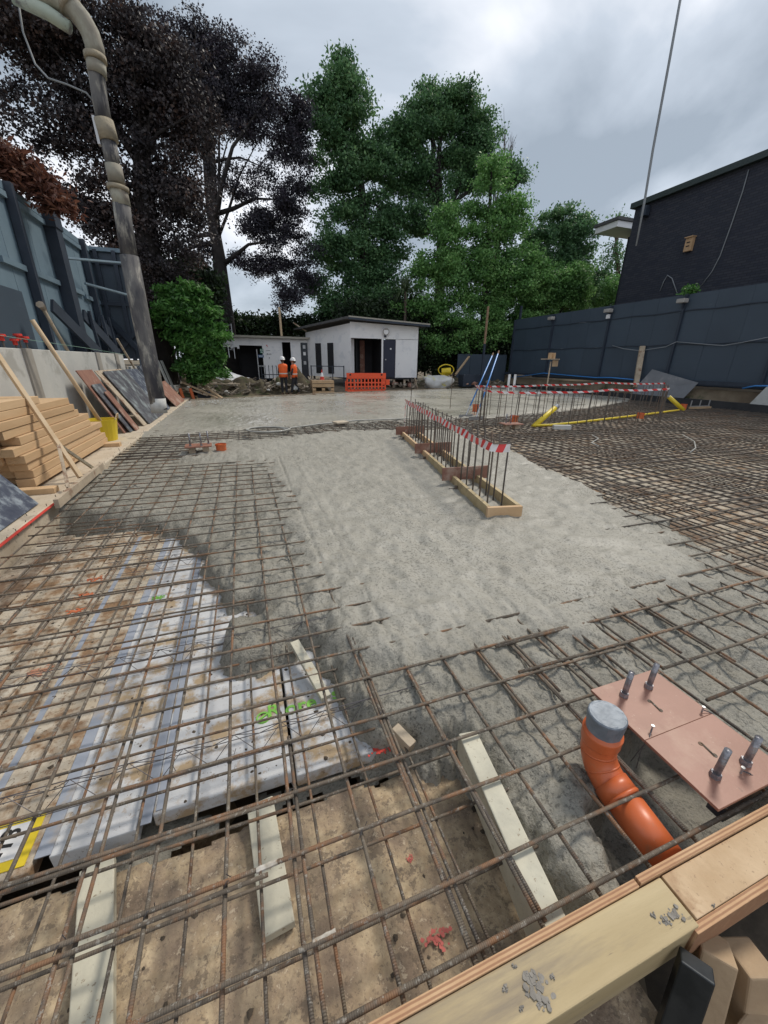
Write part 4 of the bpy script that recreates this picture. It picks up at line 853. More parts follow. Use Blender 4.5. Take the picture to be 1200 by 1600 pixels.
# ------------------------------------------------------------------ concrete pump hose
ph = thing('pump_hose', 'cement crusted concrete pump hose hanging down at the left', 'pump hose', (-.84, 4.6, .97))
YP = 4.6
HR = .72
def seg(pl, r, mat, name, n=20): return MB().tube([at_y(a, c, YP) for a, c in pl], [q*HR for q in r] if hasattr(r, '__len__') else r*HR, n).build(name, mat, ph, smooth=True)
hz0 = at_y(248, 640, YP); top_ = at_y(172, 262, YP)
seg([(249, 640), (233, 560), (216, 475), (202, 400)], [.1, .104, .106, .104], m_hosec, 'rubber_hose')
MB().tube([Vector(at_y(248.5, 640, YP))+Vector((0, 0, -.03)), Vector(at_y(246, 622, YP))+Vector((0, 0, .0))], [.073, .073], 20).build('hose_lip', m_conc, ph, smooth=True)
seg([(202, 400), (194, 350), (190, 320)], .092, m_hosec, 'hose_sleeve')
seg([(191, 322), (184, 292)], .093, m_pumpp, 'coupling_sleeve')
seg([(185, 298), (184, 291)], .112, m_clamp, 'clamp_ring'); seg([(183, 286), (177, 258)], .086, m_pumpp, 'steel_pipe')
seg([(178, 262), (170, 222)], .078, m_hosec, 'steel_pipe')
seg([(171, 221), (162, 188)], .096, m_clamp, 'clamp_sleeve')
b = MB(); q = Vector(at_y(152, 205, YP)); b.beam(q+Vector((0, 0, -.09)), q+Vector((-.005, 0, .09)), .02, .05, (0, 1, 0)); b.build('clamp_lever', m_steel, ph)
seg([(163, 192), (157, 160), (152, 125), (150, 105)], .077, m_hosec, 'steel_pipe')
seg([(152, 118), (150, 98)], .09, m_pumpp, 'clamp_sleeve'); seg([(150, 96), (148, 86)], .105, m_clamp, 'clamp_ring')
seg([(150, 92), (148, 74), (141, 52), (129, 31), (114, 13), (98, 1), (80, -8), (55, -14), (20, -18)], [.088, .090, .092, .095, .098, .1, .1, .1, .1], m_pumpp, 'elbow_pipe')
seg([(112, 13), (104, 2)], .115, m_clamp, 'clamp_ring')
MB().tube([Vector(at_y(20, -8, YP)), Vector(at_y(75, 20, YP)), Vector(at_y(110, 44, YP))], [.05, .045, .04], 12).build('boom_bar', m_boom, ph, smooth=True)
MB().tube([at_y(28, 0, YP+.1), at_y(36, 50, YP+.1), at_y(55, 100, YP+.1), at_y(75, 122, YP), at_y(105, 132, YP), at_y(135, 145, YP), at_y(146, 158, YP)], .007, 6).build('control_cable', m_cable, ph, smooth=True)
# cable at the right
tag(MB().tube([at_y(1065, -12, 9), at_y(1045, 100, 9), at_y(1020, 235, 9), at_y(1007, 315, 9)]+[at_y(994, 384, 9)], [.028, .03, .03, .03, .02], 6).build('tag_line', m_cable, smooth=True), 'long thin cable hanging from the sky over the dark building', 'cable')
# ------------------------------------------------------------------ cabins
def quadbox(p0, p1, z0a, z0b, z1a, z1b, th):
    p0, p1 = Vector((*p0, 0)), Vector((*p1, 0)); d_ = (p1-p0).normalized(); nn_ = Vector((-d_.y, d_.x, 0))*th
    v = [p0+Vector((0, 0, z0a)), p1+Vector((0, 0, z0b)), p1+Vector((0, 0, z1b)), p0+Vector((0, 0, z1a))]; v += [q+nn_ for q in v]
    return v, [(0, 1, 2, 3), (7, 6, 5, 4), (0, 4, 5, 1), (1, 5, 6, 2), (2, 6, 7, 3), (3, 7, 4, 0)]
rc = thing('site_cabin', 'white cabin with a mono pitch roof and open doorway, right one', 'cabin', (8, 24, .6))
YC = 23.5; fl = (6.15, YC); fr = (10.45, YC); bl = (4.15, 27.1)
def wall(par, p0, p1, z0, z1, mat=m_cabin, th=.06, name='wall_panel', z1b=None): v, f = quadbox(p0, p1, z0, z0, z1, z1b if z1b is not None else z1, th); return MB().add(v, f).build(name, mat, par)
wall(rc, (6.15, YC), (6.82, YC), .62, 2.78) if False else None
wall(rc, (8.95, YC), fr, .62, 2.80); wall(rc, fl, fr, 2.78, 3.62, z1b=3.5)
wall(rc, (8.05, YC), (8.15, YC), .62, 2.78, name='door_post')
v = wall(rc, (6.02, YC+.7), (6.55, YC+.7), .62, 2.78)
d_ = wall(rc, (8.18, YC+.02), (8.93, YC+.02), .64, 2.74, m_door, name='door')
MB().tube([(8.3, YC-.03, 1.65), (8.3, YC-.06, 1.65)], .04, 8).build('handle', m_steel, d_); MB().tube([(8.62, YC-.0, 2.25), (8.62, YC-.02, 2.25)], .05, 12).build('door_sign', m_soffit, d_)
# recessed dark interior
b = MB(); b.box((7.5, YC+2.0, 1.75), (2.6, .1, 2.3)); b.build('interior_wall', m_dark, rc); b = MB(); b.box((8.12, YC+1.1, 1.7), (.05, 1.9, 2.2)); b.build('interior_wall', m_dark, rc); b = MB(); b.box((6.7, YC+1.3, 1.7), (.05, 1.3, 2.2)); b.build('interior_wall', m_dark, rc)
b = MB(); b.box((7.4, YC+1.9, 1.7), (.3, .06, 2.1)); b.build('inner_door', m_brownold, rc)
# slanted side wall with three windows openings (built as wall panels between openings)
def along(t): return (fl[0]+(bl[0]-fl[0])*t, fl[1]+(bl[1]-fl[1])*t)
for a, c in ((0, 1),): wall(rc, along(1), along(0), .62, 3.2, z1b=3.55)
for t0, t1 in ((.36, .49), (.64, .77)):
    p0, p1 = along(t1), along(t0); nx_, ny_ = (p1[1]-p0[1]), -(p1[0]-p0[0]); l_ = math.hypot(nx_, ny_); o_ = (nx_/l_*.03, ny_/l_*.03)
    s = -1 if False else 1
    wall(rc, (p0[0]+o_[0]*s, p0[1]+o_[1]*s), (p1[0]+o_[0]*s, p1[1]+o_[1]*s), .8, 2.55, m_dark, .02, name='window')
for t0, t1, z0, z1 in ((.56, .63, 1.9, 2.5), (.27, .33, 2.0, 2.55)):
    p0, p1 = along(t1), along(t0); nx_, ny_ = (p1[1]-p0[1]), -(p1[0]-p0[0]); l_ = math.hypot(nx_, ny_); o_ = (nx_/l_*.03, ny_/l_*.03)
    wall(rc, (p0[0]+o_[0], p0[1]+o_[1]), (p1[0]+o_[0], p1[1]+o_[1]), z0, z1, m_soffit, .02, name='notice')
# right side wall, floor and roof
wall(rc, fr, (10.45, 28), .62, 3.5)
b = MB(); v = [(5.95, YC-.5, 3.80), (10.9, YC-.5, 3.58), (10.9, 28.5, 3.35), (3.6, 28.5, 3.45), (3.75, 26.9, 3.42)]; n = 5
b.add([(x, y, z-.03) for x, y, z in v]+[(x, y, z+.05) for x, y, z in v], [(4, 3, 2, 1, 0), (5, 6, 7, 8, 9)]+[(i, (i+1) % 5, 5+(i+1) % 5, 5+i) for i in range(5)]); b.build('roof', m_roof, rc)
MB().beam((5.93, YC-.52, 3.84), (10.9, YC-.52, 3.62), .03, .07).build('roof_edge', m_fascia, rc); MB().beam((5.93, YC-.52, 3.76), (10.9, YC-.52, 3.54), .025, .12).build('fascia', m_hoardd, rc)
MB().beam((5.93, YC-.5, 3.8), (3.72, 26.9, 3.42), .03, .12).build('fascia', m_roof, rc)
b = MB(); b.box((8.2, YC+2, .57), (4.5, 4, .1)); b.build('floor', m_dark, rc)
for x in (8.9, 9.6, 10.35, 6.4): b = MB(); b.box((x, YC+.1, .3), (.12, .12, .56)); b.build('leg', m_oldwood, rc)
fx = thing('floodlight', 'round floodlight mounted above the cabin door', 'light', (8.1, YC-.1, 3.0)); MB().tube([(8.25, YC-.02, 3.18), (8.25, YC-.2, 3.16)], [.09, .2], 14).build('lamp_head', m_lamp, fx); MB().tube([(8.25, YC-.2, 3.16), (8.25, YC-.21, 3.16)], .15, 14).build('lens', m_soffit, fx); b = MB(); b.box((8.25, YC-.05, 2.93), (.12, .1, .12)); b.build('sensor', m_door, fx)
lc = thing('site_cabin', 'long low white cabin with signs and dark openings, left one', 'cabin', (1.5, 27, .5))
YL = 27.0; X = lambda px: at_y(px, 560, YL)[0]; Zl = lambda py: at_y(440, py, YL)[2]
z0, z1 = .45, 2.78
xs_ = [(-1.9, .05, 2.25, z1), (1.42, 2.63, z0, z1), (3.15, 3.78, z0, z1)]
for a, c, za, zb in xs_: wall(lc, (a, YL), (c, YL), za, zb)
wall(lc, (.05, YL), (1.42, YL), 2.36, z1); wall(lc, (2.63, YL), (3.15, YL), 2.6, z1); wall(lc, (3.78, YL), (4.3, YL), 2.6, z1)
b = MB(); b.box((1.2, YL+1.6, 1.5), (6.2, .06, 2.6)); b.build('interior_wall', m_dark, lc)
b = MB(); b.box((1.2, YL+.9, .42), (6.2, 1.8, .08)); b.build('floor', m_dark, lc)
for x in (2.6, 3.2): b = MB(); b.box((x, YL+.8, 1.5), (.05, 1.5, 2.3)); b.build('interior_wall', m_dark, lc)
wd = wall(lc, (3.82, YL-.02), (4.28, YL-.02), z0, 2.6, m_glass, .04, name='glazed_door')
for zc_, cc in ((2.35, m_steel), (1.95, m_soffit), (1.4, m_steel)): b = MB(); b.box((4.0, YL-.03, zc_), (.16, .012, .2)); b.build('poster', cc, wd)
for x in (1.08, ): b = MB(); b.box((x, YL-.02, 1.2), (.05, .05, 1.9)); b.build('door_post', m_steel, lc)
b = MB(); b.box((1.25, YL-.02, 1.18), (.34, .04, .05)); b.build('rail', m_steel, lc)
for x, wsz in ((-.35, .12), (.02, .12)): b = MB(); b.box((x, YL-.02, 2.27), (wsz, .03, .22)); b.build('soffit_bracket', m_soffit, lc)
b = MB(); b.box((1.3, YL+.7, 2.86), (6.4, 1.9, .07)); b.build('roof', m_roof, lc); b = MB(); b.box((1.3, YL-.27, 2.85), (6.4, .03, .12)); b.build('fascia', m_fascia, lc)
def sgn(x, z, w, h, mat, lbl, marks=()):
    t = thing('wall_sign', lbl, 'sign', (x, YL-.02, z-h/2)); b = MB(); b.box((x, YL-.025, z), (w, .012, h)); b.build('plate', mat, t)
    for (dx, dz, mw, mh, mm) in marks: b = MB(); b.box((x+dx, YL-.034, z+dz), (mw, .006, mh)); b.build('mark', mm, t)
x_ = X(410); sgn(x_, Zl(549), .2, .26, m_signg, 'small dark green sign on the left cabin wall', [(-.05, .05, .03, .1, m_soffit), (.04, .05, .03, .1, m_soffit), (0, -.07, .12, .04, m_soffit)])
sgn(X(408), Zl(557), .34, .16, m_signb, 'blue rectangular sign under the green one', [(0, .02, .26, .02, m_soffit), (0, -.03, .22, .02, m_soffit)])
sgn(X(419), Zl(541), .14, .18, m_soffit, 'small white and red crest sign at top of the sign group', [(-.02, .03, .07, .05, m_redp), (.02, -.04, .06, .03, m_redp)])
sgn(X(421), Zl(553.5), .34, .07, m_soffit, 'narrow white strip sign with dark lettering', [(-.1, 0, .08, .05, m_black), (.05, 0, .18, .03, m_black)])
sgn(X(420), Zl(548), .3, .05, m_soffit, 'faint thin lettering strip below the crest sign', [(0, 0, .24, .015, m_black)])
sgn(X(421), Zl(559.5), .1, .12, m_soffit, 'tiny lowest sign with a small mark on the left cabin', [(0, 0, .05, .05, m_black)])
# ladder, roof post, plank
ld = thing('ladder', 'aluminium ladder leaning on the left cabin roof edge', 'ladder', (-.4, 26.5, 1.2))
l0, l1 = Vector(at_y(357, 547, 26.5)), Vector(at_y(351, 507, 27)); r0, r1 = Vector(at_y(366, 548, 26.5)), Vector(at_y(361, 506, 27))
for a, c in ((l0, l1), (r0, r1)): MB().beam(a-(c-a)*.3, c, .04, .07).build('rail', m_steel, ld)
for i in range(6): t = i/5*.93+.03; MB().tube([l0.lerp(l1, t), r0.lerp(r1, t)], .018, 6).build('rung', m_steel, ld)
tag(MB().beam(at_y(440, 525, 27), at_y(436, 480, 27), .16, .12).build('roof_post', m_poleW), 'short pale timber post rising from the left cabin roof', 'post')
tag(MB().beam(at_y(479, 518, 27), at_y(458, 504, 27), .09, .06).build('roof_plank', m_oldwood), 'thin plank tilted above the left cabin roof', 'plank')
# railings
def railing(x0, x1, y0, y1, n, lbl, z=.1, h=.85, mat=m_hoardd, spikes=True):
    t = thing('railing', lbl, 'railing', ((x0+x1)/2, (y0+y1)/2, z))
    for i in range(n):
        k = i/(n-1); b = MB(); p = Vector((x0+(x1-x0)*k, y0+(y1-y0)*k, z)); b.tube([p, p+Vector((jit(.02), 0, h*(1.0 if spikes else .98)))], .018 if spikes else .03, 6)
        if spikes: b.tube([p+Vector((0, 0, h)), p+Vector((0, 0, h+.1))], [.03, .003], 6)
        b.build('upright', mat, t)
    for zz in ((.15, .55) if spikes else (.95*h,)): MB().beam((x0, y0, z+zz), (x1, y1, z+zz), .02, .04).build('rail', mat, t)
railing(X(407)*.85, X(436)*.85, 22.95, 22.95, 6, 'spiked metal railings in front of the left cabin signs', z=.25, h=.95)
railing(*[at_y(p, 580, 23.4)[0] for p in (492, 537)], 24.6, 23.4, 4, 'dark handrail outside the right cabin side wall', z=.1, h=1.2, spikes=False)
# ------------------------------------------------------------------ crate, barrier, cone
x0, x1 = at_y(488, 600, 20.9)[0], at_y(522, 600, 20.9)[0]
cr_ = thing('timber_crate', 'plywood crate with hand slots near the two workers', 'crate', ((x0+x1)/2, 21, -.05))
xa = (x0+x1)/2; w_ = x1-x0
for sx in (-1, 1): b = MB(); b.box((xa+sx*(w_/2-.02), 21.2, .26), (.03, .55, .62)); b.build('side_panel', m_plank, cr_)
for zc_, h_ in ((-.0, .10), (.14, .12), (.33, .16), (.5, .12)):
    if h_ == .12 and zc_ < .2:
        for dx in (-.42, 0, .42): b = MB(); b.box((xa+dx*w_, 20.91, zc_), (.12*w_*1.2, .03, h_)); b.build('slat', m_timber, cr_)
    else: b = MB(); b.box((xa, 20.91, zc_), (w_, .03, h_)); b.build('slat', m_timber, cr_)
b = MB(); b.box((xa, 21.2, .57), (w_, .6, .03)); b.build('lid', m_plank, cr_)
br = thing('plastic_barrier', 'orange plastic chapter barrier at the slab edge', 'barrier', (6.3, 20.9, 0))
bx0, bx1 = 5.25, 7.45; yb = 21.0
def bb(x0, x1, z0, z1, y=yb, n='panel', th=.04): b = MB(); b.box(((x0+x1)/2, y, (z0+z1)/2), (x1-x0, th, z1-z0)); return b.build(n, m_barrier, br)
bb(bx0, bx1, .66, .95, n='top_board'); bb(bx0+.03, bx1-.03, .0, .12, n='bottom_rail')
for i in range(12): x = bx0+.03+i*(bx1-bx0-.06)/11; bb(x-.035, x+.035, .1, .68, n='upright')
for z in (.26, .46): bb(bx0+.03, bx1-.03, z-.035, z+.035, y=yb+.003, n='crossbar')
bb(bx1-.02, bx1+.22, .35, .62, n='hinge_tab'); bb(bx0-.08, bx0+.02, .05, .55, n='hinge_tab')
for x in (bx0+.3, bx1-.3): b = MB(); b.box((x, yb, .0), (.1, .5, .05)); b.build('foot', m_barrier, br)
for q_ in range(2): 
    x = (bx0+.2, bx1-.25)[q_]; b = MB(); b.tube([(x, yb-.035, .86), (x, yb-.022, .86)], .05, 10); b.build('slot', m_dark, br)
cn = thing('traffic_cone', 'small orange cone beside the cabin door', 'cone', (7.85, 22.4, .3)); MB().tube([(7.85, 22.4, .3), (7.85, 22.4, .85)], [.14, .03], 12).build('cone_body', m_barrier, cn); b = MB(); b.box((7.85, 22.4, .29), (.36, .36, .04)); b.build('base', m_barrier, cn)
x, y, z = at_y(503, 585, 21.6); cn = thing('traffic_cone', 'red and white cone standing behind the plywood crate', 'cone', (x, y, .5)); MB().tube([(x, y, .5), (x, y, .75)], [.14, .09], 12).build('cone_body', m_redp, cn); MB().tube([(x, y, .75), (x, y, .95)], [.09, .04], 12).build('sleeve', m_soffit, cn); MB().tube([(x, y, .95), (x, y, 1.1)], [.04, .02], 12).build('tip', m_redp, cn)
m_rough = M('dark_rubble_earth', (.055, .045, .03), (.12, .10, .06), 6, .95, 1, 9, c3=(.05, .06, .022), s3=1.5)
# ------------------------------------------------------------------ rubble and mounds behind the slab
def mound(x0, x1, yc, wy, h, name='earth_bank', mat=m_rough, seed=3, z=-.2):
    xs = np.arange(x0, x1, .09); ys = np.arange(yc-wy, yc+wy, .09); Xg, Yg = np.meshgrid(xs, ys)
    e1 = sst(0, .5, Xg-x0)*sst(0, .5, x1-Xg); Z = z+(h*e1*np.exp(-((Yg-yc)/(wy*.5))**2))*(1+.9*fbm(Xg, Yg, 1.1, 4, seed))+.12*fbm(Xg, Yg, 4, 3, seed+5)
    V = np.stack([Xg.ravel(), Yg.ravel(), Z.ravel()], 1); ii = np.arange(Xg.size).reshape(Xg.shape)
    tag(npmesh(name, V, np.stack([ii[:-1, :-1].ravel(), ii[:-1, 1:].ravel(), ii[1:, 1:].ravel(), ii[1:, :-1].ravel()], 1), mat), kind='structure')
mound(-3.1, 4.6, 21.9, 1.2, .95); mound(7, 18, 24.8, 1.5, .55, seed=9); mound(-3.1, -1.7, 18.6, 2.0, .35, seed=12)
b = MB(); b.add([(17.92, -3, .14), (17.92, 25, .14), (18.2, 25, .62), (18.2, -3, .62), (20.5, -3, .78), (20.5, 25, .78)], [(0, 3, 2, 1), (3, 4, 5, 2)]); tag(b.build('right_bank', m_earth), kind='structure')
def rock(x, y, z, r, mat, lbl, name='stone', cat='stone', group='stones in the rubble behind the slab'):
    import bmesh
    bm = bmesh.new(); bmesh.ops.create_icosphere(bm, subdivisions=1, radius=r)
    for v in bm.verts: v.co = v.co*(1+jit(.3)); v.co.z *= .7; v.co.x *= 1.2
    me = bpy.data.meshes.new(name); bm.to_mesh(me); bm.free(); o = bpy.data.objects.new(name, me); C.objects.link(o); o.location = (x, y, z); me.materials.append(mat); tag(o, lbl, cat, group)
for i in range(38):
    px = random.uniform(290, 480); x = at_y(px, 600, 21.2)[0]; rock(x, random.uniform(20.7, 21.8), random.uniform(.05, .42), random.uniform(.06, .17), m_rubble if i % 3 else m_conc, 'rough stone lying in the rubble heap before the left cabin')
for i in range(26):
    x = random.uniform(8.3, 16); rock(x, random.uniform(22.9, 24), random.uniform(0, .35), random.uniform(.08, .2), m_rubble if i % 2 else m_brownold, 'stone in the dark debris under the trees', group='stones right of the right cabin')
def plank(a, b_, w, h, mat, lbl): tag(MB().beam(a, b_, w, h).build('loose_plank', mat), lbl, 'plank')
plank(at_y(285, 597, 18.5), at_y(340, 622, 18.2), .16, .05, m_plank, 'longest brown plank sloping down left of the rubble')
plank(at_y(315, 602, 19), at_y(347, 622, 18.5), .14, .05, m_plank, 'second brown plank beside the longest sloping one')
plank(at_y(290, 606, 18.5), at_y(325, 618, 18.2), .12, .05, m_oldwood, 'grey plank lying under the sloping brown planks')
plank(at_y(300, 601, 20.5), at_y(375, 600, 20.5), .2, .05, m_oldwood, 'weathered plank lying level on the rubble')
plank(at_y(648, 590, 22.8), at_y(652, 607, 22.8), .1, .05, m_oldwood, 'short strut leaning under the right cabin corner')
plank((-2, 17.35, .0), (3.5, 19.6, .0), .06, .10, m_oldwood, 'long edge board along the back of the slab, left half'); plank((3.5, 19.65, .0), (12, 22.5, .0), .06, .10, m_oldwood, 'long edge board along the back of the slab, right half')
b = MB(); b.box((*at_y(319, 617, 18.6)[:2], .12), (.5, .3, .25)); tag(b.build('black_crate', m_hoardd, bevel=.02), 'small black box among the planks', 'box')
for px, py, lbl in ((285, 610, 'orange pipe standing in rubble, left of two'), (302, 617, 'orange pipe standing in rubble, right of two')):
    x, y, z = at_y(px, py, 18); tag(MB().tube([(x, y, -.05), (x-.08, y, .42)], .06, 12).build('orange_pipe', m_orange), lbl, 'pipe')
b = MB()
for i in range(420):
    if i < 260: x = random.uniform(-2.8, 4.6); y = random.uniform(20.9, 22.4)-(1.5 if x < 0 else 0)*random.random(); z = .05+.55*max(0, 1-abs(y-21.9)/1.1)
    else: x = random.uniform(8.2, 17.5); y = random.uniform(23.1, 25.2); z = .05+.3*random.random()
    L_ = random.uniform(.1, .55); a = random.random()*3.14; b.beam((x, y, z), (x+L_*math.cos(a), y+L_*math.sin(a)*.6, z+jit(.15)), random.uniform(.02, .1), random.uniform(.015, .05))
tag(b.build('broken_litter', M('mixed_site_litter', (.10, .08, .06), (.38, .33, .27), 2.5, .9)), kind='stuff')
# white sheeting heap
xs = np.linspace(-1.2, .95, 26); ys = np.linspace(21.9, 23.3, 16); Xg, Yg = np.meshgrid(xs, ys); Z = .25+.95*np.clip((.95-Xg)/2.1, 0, 1)**.8*np.exp(-((Yg-22.8)/.8)**2)+.16*fbm(Xg, Yg, 2.5, 3, 77)
ii = np.arange(Xg.size).reshape(Xg.shape); o = npmesh('plastic_sheeting', np.stack([Xg.ravel(), Yg.ravel(), Z.ravel()], 1), np.stack([ii[:-1, :-1].ravel(), ii[:-1, 1:].ravel(), ii[1:, 1:].ravel(), ii[1:, :-1].ravel()], 1), m_sheetw); tag(o, 'heap of white plastic sheeting before the left cabin opening', 'sheeting')
# bulk bag, yellow reel, things on the right rear
def lumpy(cx, cy, z0, wx, wy, h, mat, name, label, cat, seed):
    n, mz = 24, 9; v = []
    for k in range(mz):
        t = k/(mz-1); zz = z0+h*t; r = (.9+.25*math.sin(t*2.6))*(1 if k < mz-1 else .6)
        for j in range(n):
            a = 2*math.pi*j/n; nn2 = .16*math.sin(3*a+seed+t*3)+.1*math.sin(7*a+seed*2-t*5); rr = r*(1+nn2); c_, s_ = math.cos(a), math.sin(a); sq = 1/max(abs(c_), abs(s_))**.5
            v.append((cx+wx*rr*c_*sq, cy+wy*rr*s_*sq, zz+h*.22*math.sin(2*a+seed)*t))
    b = MB(); b.add(v, [(i*n+j, i*n+(j+1) % n, (i+1)*n+(j+1) % n, (i+1)*n+j) for i in range(mz-1) for j in range(n)]+[tuple((mz-1)*n+j for j in range(n))]); return tag(b.build(name, mat, smooth=True), label, cat)
lumpy(11.55, 22.9, .05, .78, .4, .62, m_bag, 'bulk_bag', 'slumped white bulk bag with yellow print behind the slab', 'bag', 1.3)
yr = thing('yellow_hose_reel', 'yellow hose reel lying on debris behind the bulk bag', 'hose reel', (10.5, 23.6, .8))
cxr, cyr, czr = at_y(697, 578, 23.6); MB().tube([(cxr+.55*math.cos(a), cyr, czr+.32*math.sin(a)) for a in np.linspace(0, 6.4, 30)], .035, 6).build('hose_ring', m_yellow, yr, smooth=True); MB().tube([(cxr-.2, cyr+.2, czr-.1), (cxr+.3, cyr-.1, czr-.05)], .2, 12).build('drum', m_yellow, yr)
plank(at_y(712, 585, 23.6), at_y(733, 557, 24.2), .14, .06, m_plank, 'plank leaning up behind the bulk bag')
b = MB(); p = at_y(737, 600, 23.4); b.box((p[0], p[1], .45), (1.7, .7, .75)); tag(b.build('black_skip', m_hoardd, bevel=.03), 'dark low skip beside the bulk bag', 'skip')
x, y, z = at_y(753, 580, 22.6); t_ = thing('tall_post', 'tall timber post with dark lower half right of the bulk bag', 'post', (x, y, 0)); z2 = at_y(753, 478, 22.6)[2]; z1_ = at_y(753, 537, 22.6)[2]; MB().beam((x, y, 0), (x, y, z1_), .11, .11).build('lower_part', m_hoardd, t_); MB().beam((x, y, z1_), (x, y, z2), .1, .1).build('upper_part', m_timber_post, t_)
# far low fence + right hoarding
XR = 18.1
fh = thing('rear_hoarding', 'low dark hoarding panels behind the rakes', 'hoarding', (16, 25, 0))
for i in range(4): a = 14.2+i*1.0; b = MB(); b.box((a+.5, 25.3, 1.15), (.98, .04, 1.9)); b.build('panel', m_hoardR, fh)
hd = thing('hoarding', 'long dark navy hoarding with lamps along the right side', 'hoarding', (XR, 15, .9))
py_ = [24.6, 20.9, 16.85, 13.15, 9.5, 5.8, 2.1, -1.6]
for a, c in zip(py_[:-1], py_[1:]):
    n = 3
    for k in range(n):
        ya = c+(a-c)*k/n; yb_ = c+(a-c)*(k+1)/n; 
        for z0_, z1_ in ((.92, 2.37), (2.375, 3.68), (3.685, 4.32)): b = MB(); b.box((XR+jit(.004), (ya+yb_)/2, (z0_+z1_)/2), (.03, yb_-ya-.006, z1_-z0_-.006)); b.build('panel', m_hoardR, hd)
for a in py_: b = MB(); b.box((XR-.07, a, 2.6), (.1, .1, 3.36)); b.build('post', m_hoardd, hd)
for z in (2.37, 3.68):
    for a, c in zip(py_[:-1], py_[1:]):
        pts = [(XR-.04, a+(c-a)*i/8, z+.02*math.sin(i*1.3+a)) for i in range(9)]; MB().tube(pts, .022, 5).build('rail', m_hoardd, hd)
b = MB(); b.box((XR-.1, 12, .88), (.18, 26, .14)); b.build('bottom_rail', m_hoardd, hd)
for i, a in enumerate(py_[1:5]):
    t_ = thing('flood_lamp', ['first lamp box from the far end of the navy hoarding', 'second lamp box, above the leaning timber post', 'third lamp box, nearest below the dark building', 'lamp box outside the right edge'][i], 'lamp', (XR-.2, a, 3.9), 'lamp boxes on the right hoarding posts')
    b = MB(); b.box((XR-.26, a, 4.06), (.28, .34, .16)); b.build('lamp_case', m_lamp, t_, bevel=.02); 
    if i in (1,): b = MB(); b.box((XR-.2, a, 3.80), (.12, .14, .18)); b.build('junction_box', m_soffit, t_)
    else: b = MB(); b.box((XR-.18, a, 3.9), (.08, .06, .2)); b.build('bracket', m_hoardd, t_)
for k, pl in enumerate((((957, 540), (975, 545), (1000, 548), (1040, 542), (1057, 534)), ((1057, 534), (1090, 537), (1130, 540), (1160, 535), (1200, 527)))):
    tag(MB().tube([at_x(a, c, XR-.12) for a, c in pl], .018, 5).build('swagged_cable', m_cable, smooth=True), ['grey cable swag between the two middle hoarding posts', 'grey cable swag at the right end of the hoarding'][k], 'cable')
# blue water pipe along hoarding foot
tag(MB().tube([at_x(a, c, XR-.25) for a, c in ((800, 590), (850, 583), (905, 588), (930, 590), (955, 590), (1000, 594))], .03, 6).build('blue_pipe', m_blue, smooth=True), 'blue water pipe running along the foot of the hoarding', 'pipe')
tag(MB().tube([at_x(a, c, XR-.25) for a, c in ((1160, 607), (1180, 603), (1200, 603))], .03, 6).build('blue_pipe', m_blue, smooth=True), 'short blue pipe end at the right edge of the hoarding foot', 'pipe')
tag(MB().tube([(XR-.11, 22, .80), (XR-.11, 0, .80)], .075, 10).build('black_pipe', m_hoardd, smooth=True), 'black pipe lying along the bank below the hoarding', 'pipe')
# tall dark post at the hoarding far end
tag(MB().beam(at_y(800, 600, 24.4), at_y(815, 478, 24.4), .12, .12).build('scaffold_post', m_hoardd), 'thin dark post at the far end of the navy hoarding', 'post')
# stake with plywood + leaning post + grey sheet + frames
x, y, z = at_y(852, 620, 17.2); t_ = thing('marker_stake', 'stake carrying a plywood square and two yellow blocks', 'stake', (x, y, 0)); MB().tube([(x, y, 0), (x, y, at_y(852, 565, 17.2)[2])], .035, 6).build('post', m_oldwood, t_)
zt = at_y(852, 561, 17.2)[2]; b = MB(); b.box((x-.05, y, zt), (.85, .4, .04)); b.build('shelf', m_oldwood, t_); b = MB(); b.box((x+.2, y-.1, zt-.2), (.35, .03, .3)); b.build('plate', m_plank, t_)
for dx in (-.1, .12): b = MB(); b.box((x+dx, y, zt+.16), (.14, .12, .28)); b.build('block', m_timber, t_)
tag(MB().beam(at_x(993, 605, 17.75), at_x(1004, 541, 17.95), .22, .12).build('leaning_post', m_oldwood), 'broad weathered timber leaning against the navy hoarding', 'post')
p = [at_x(983, 617, 17.72), at_x(1066, 624, 17.72), at_x(1091, 598, 17.87), at_x(1019, 577, 17.87)]
b = MB(); pv = [Vector(q) for q in p]; nrm = (pv[1]-pv[0]).cross(pv[3]-pv[0]).normalized()*.03; b.add(pv+[q-nrm for q in pv], [(0, 1, 2, 3), (7, 6, 5, 4), (0, 4, 5, 1), (1, 5, 6, 2), (2, 6, 7, 3), (3, 7, 4, 0)]); tag(b.build('grey_sheet', m_greysheet, bevel=.004), 'smooth grey sheet tilted on the kerb before the hoarding', 'sheet')
p = [at_x(1168, 634, 17.72), at_x(1240, 638, 17.72), at_x(1240, 585, 17.87), at_x(1205, 597, 17.87)]; pv = [Vector(q) for q in p]; nrm = (pv[1]-pv[0]).cross(pv[3]-pv[0]).normalized()*.03; b = MB(); b.add(pv+[q-nrm for q in pv], [(0, 1, 2, 3), (7, 6, 5, 4), (0, 4, 5, 1), (1, 5, 6, 2), (2, 6, 7, 3), (3, 7, 4, 0)]); tag(b.build('pale_sheet', m_conc), 'pale board leaning at the right photo edge on the kerb', 'sheet')
t_ = thing('bar_chair', 'small white wire frame standing on the mesh near the right kerb', 'frame', (*un(1092, 638), .1)); x, y = un(1092, 638)
for dx in (-.5, .0, .5): MB().tube([(x+dx, y, 0), (x+dx, y, .3)], .02, 6).build('upright', m_steel, t_)
MB().tube([(x-.5, y, .08), (x+.55, y, .08)], .02, 6).build('rail', m_steel, t_); b = MB(); b.box((x-.1, y-.1, .04), (1.1, .1, .07)); b.build('plank', m_plank, t_)
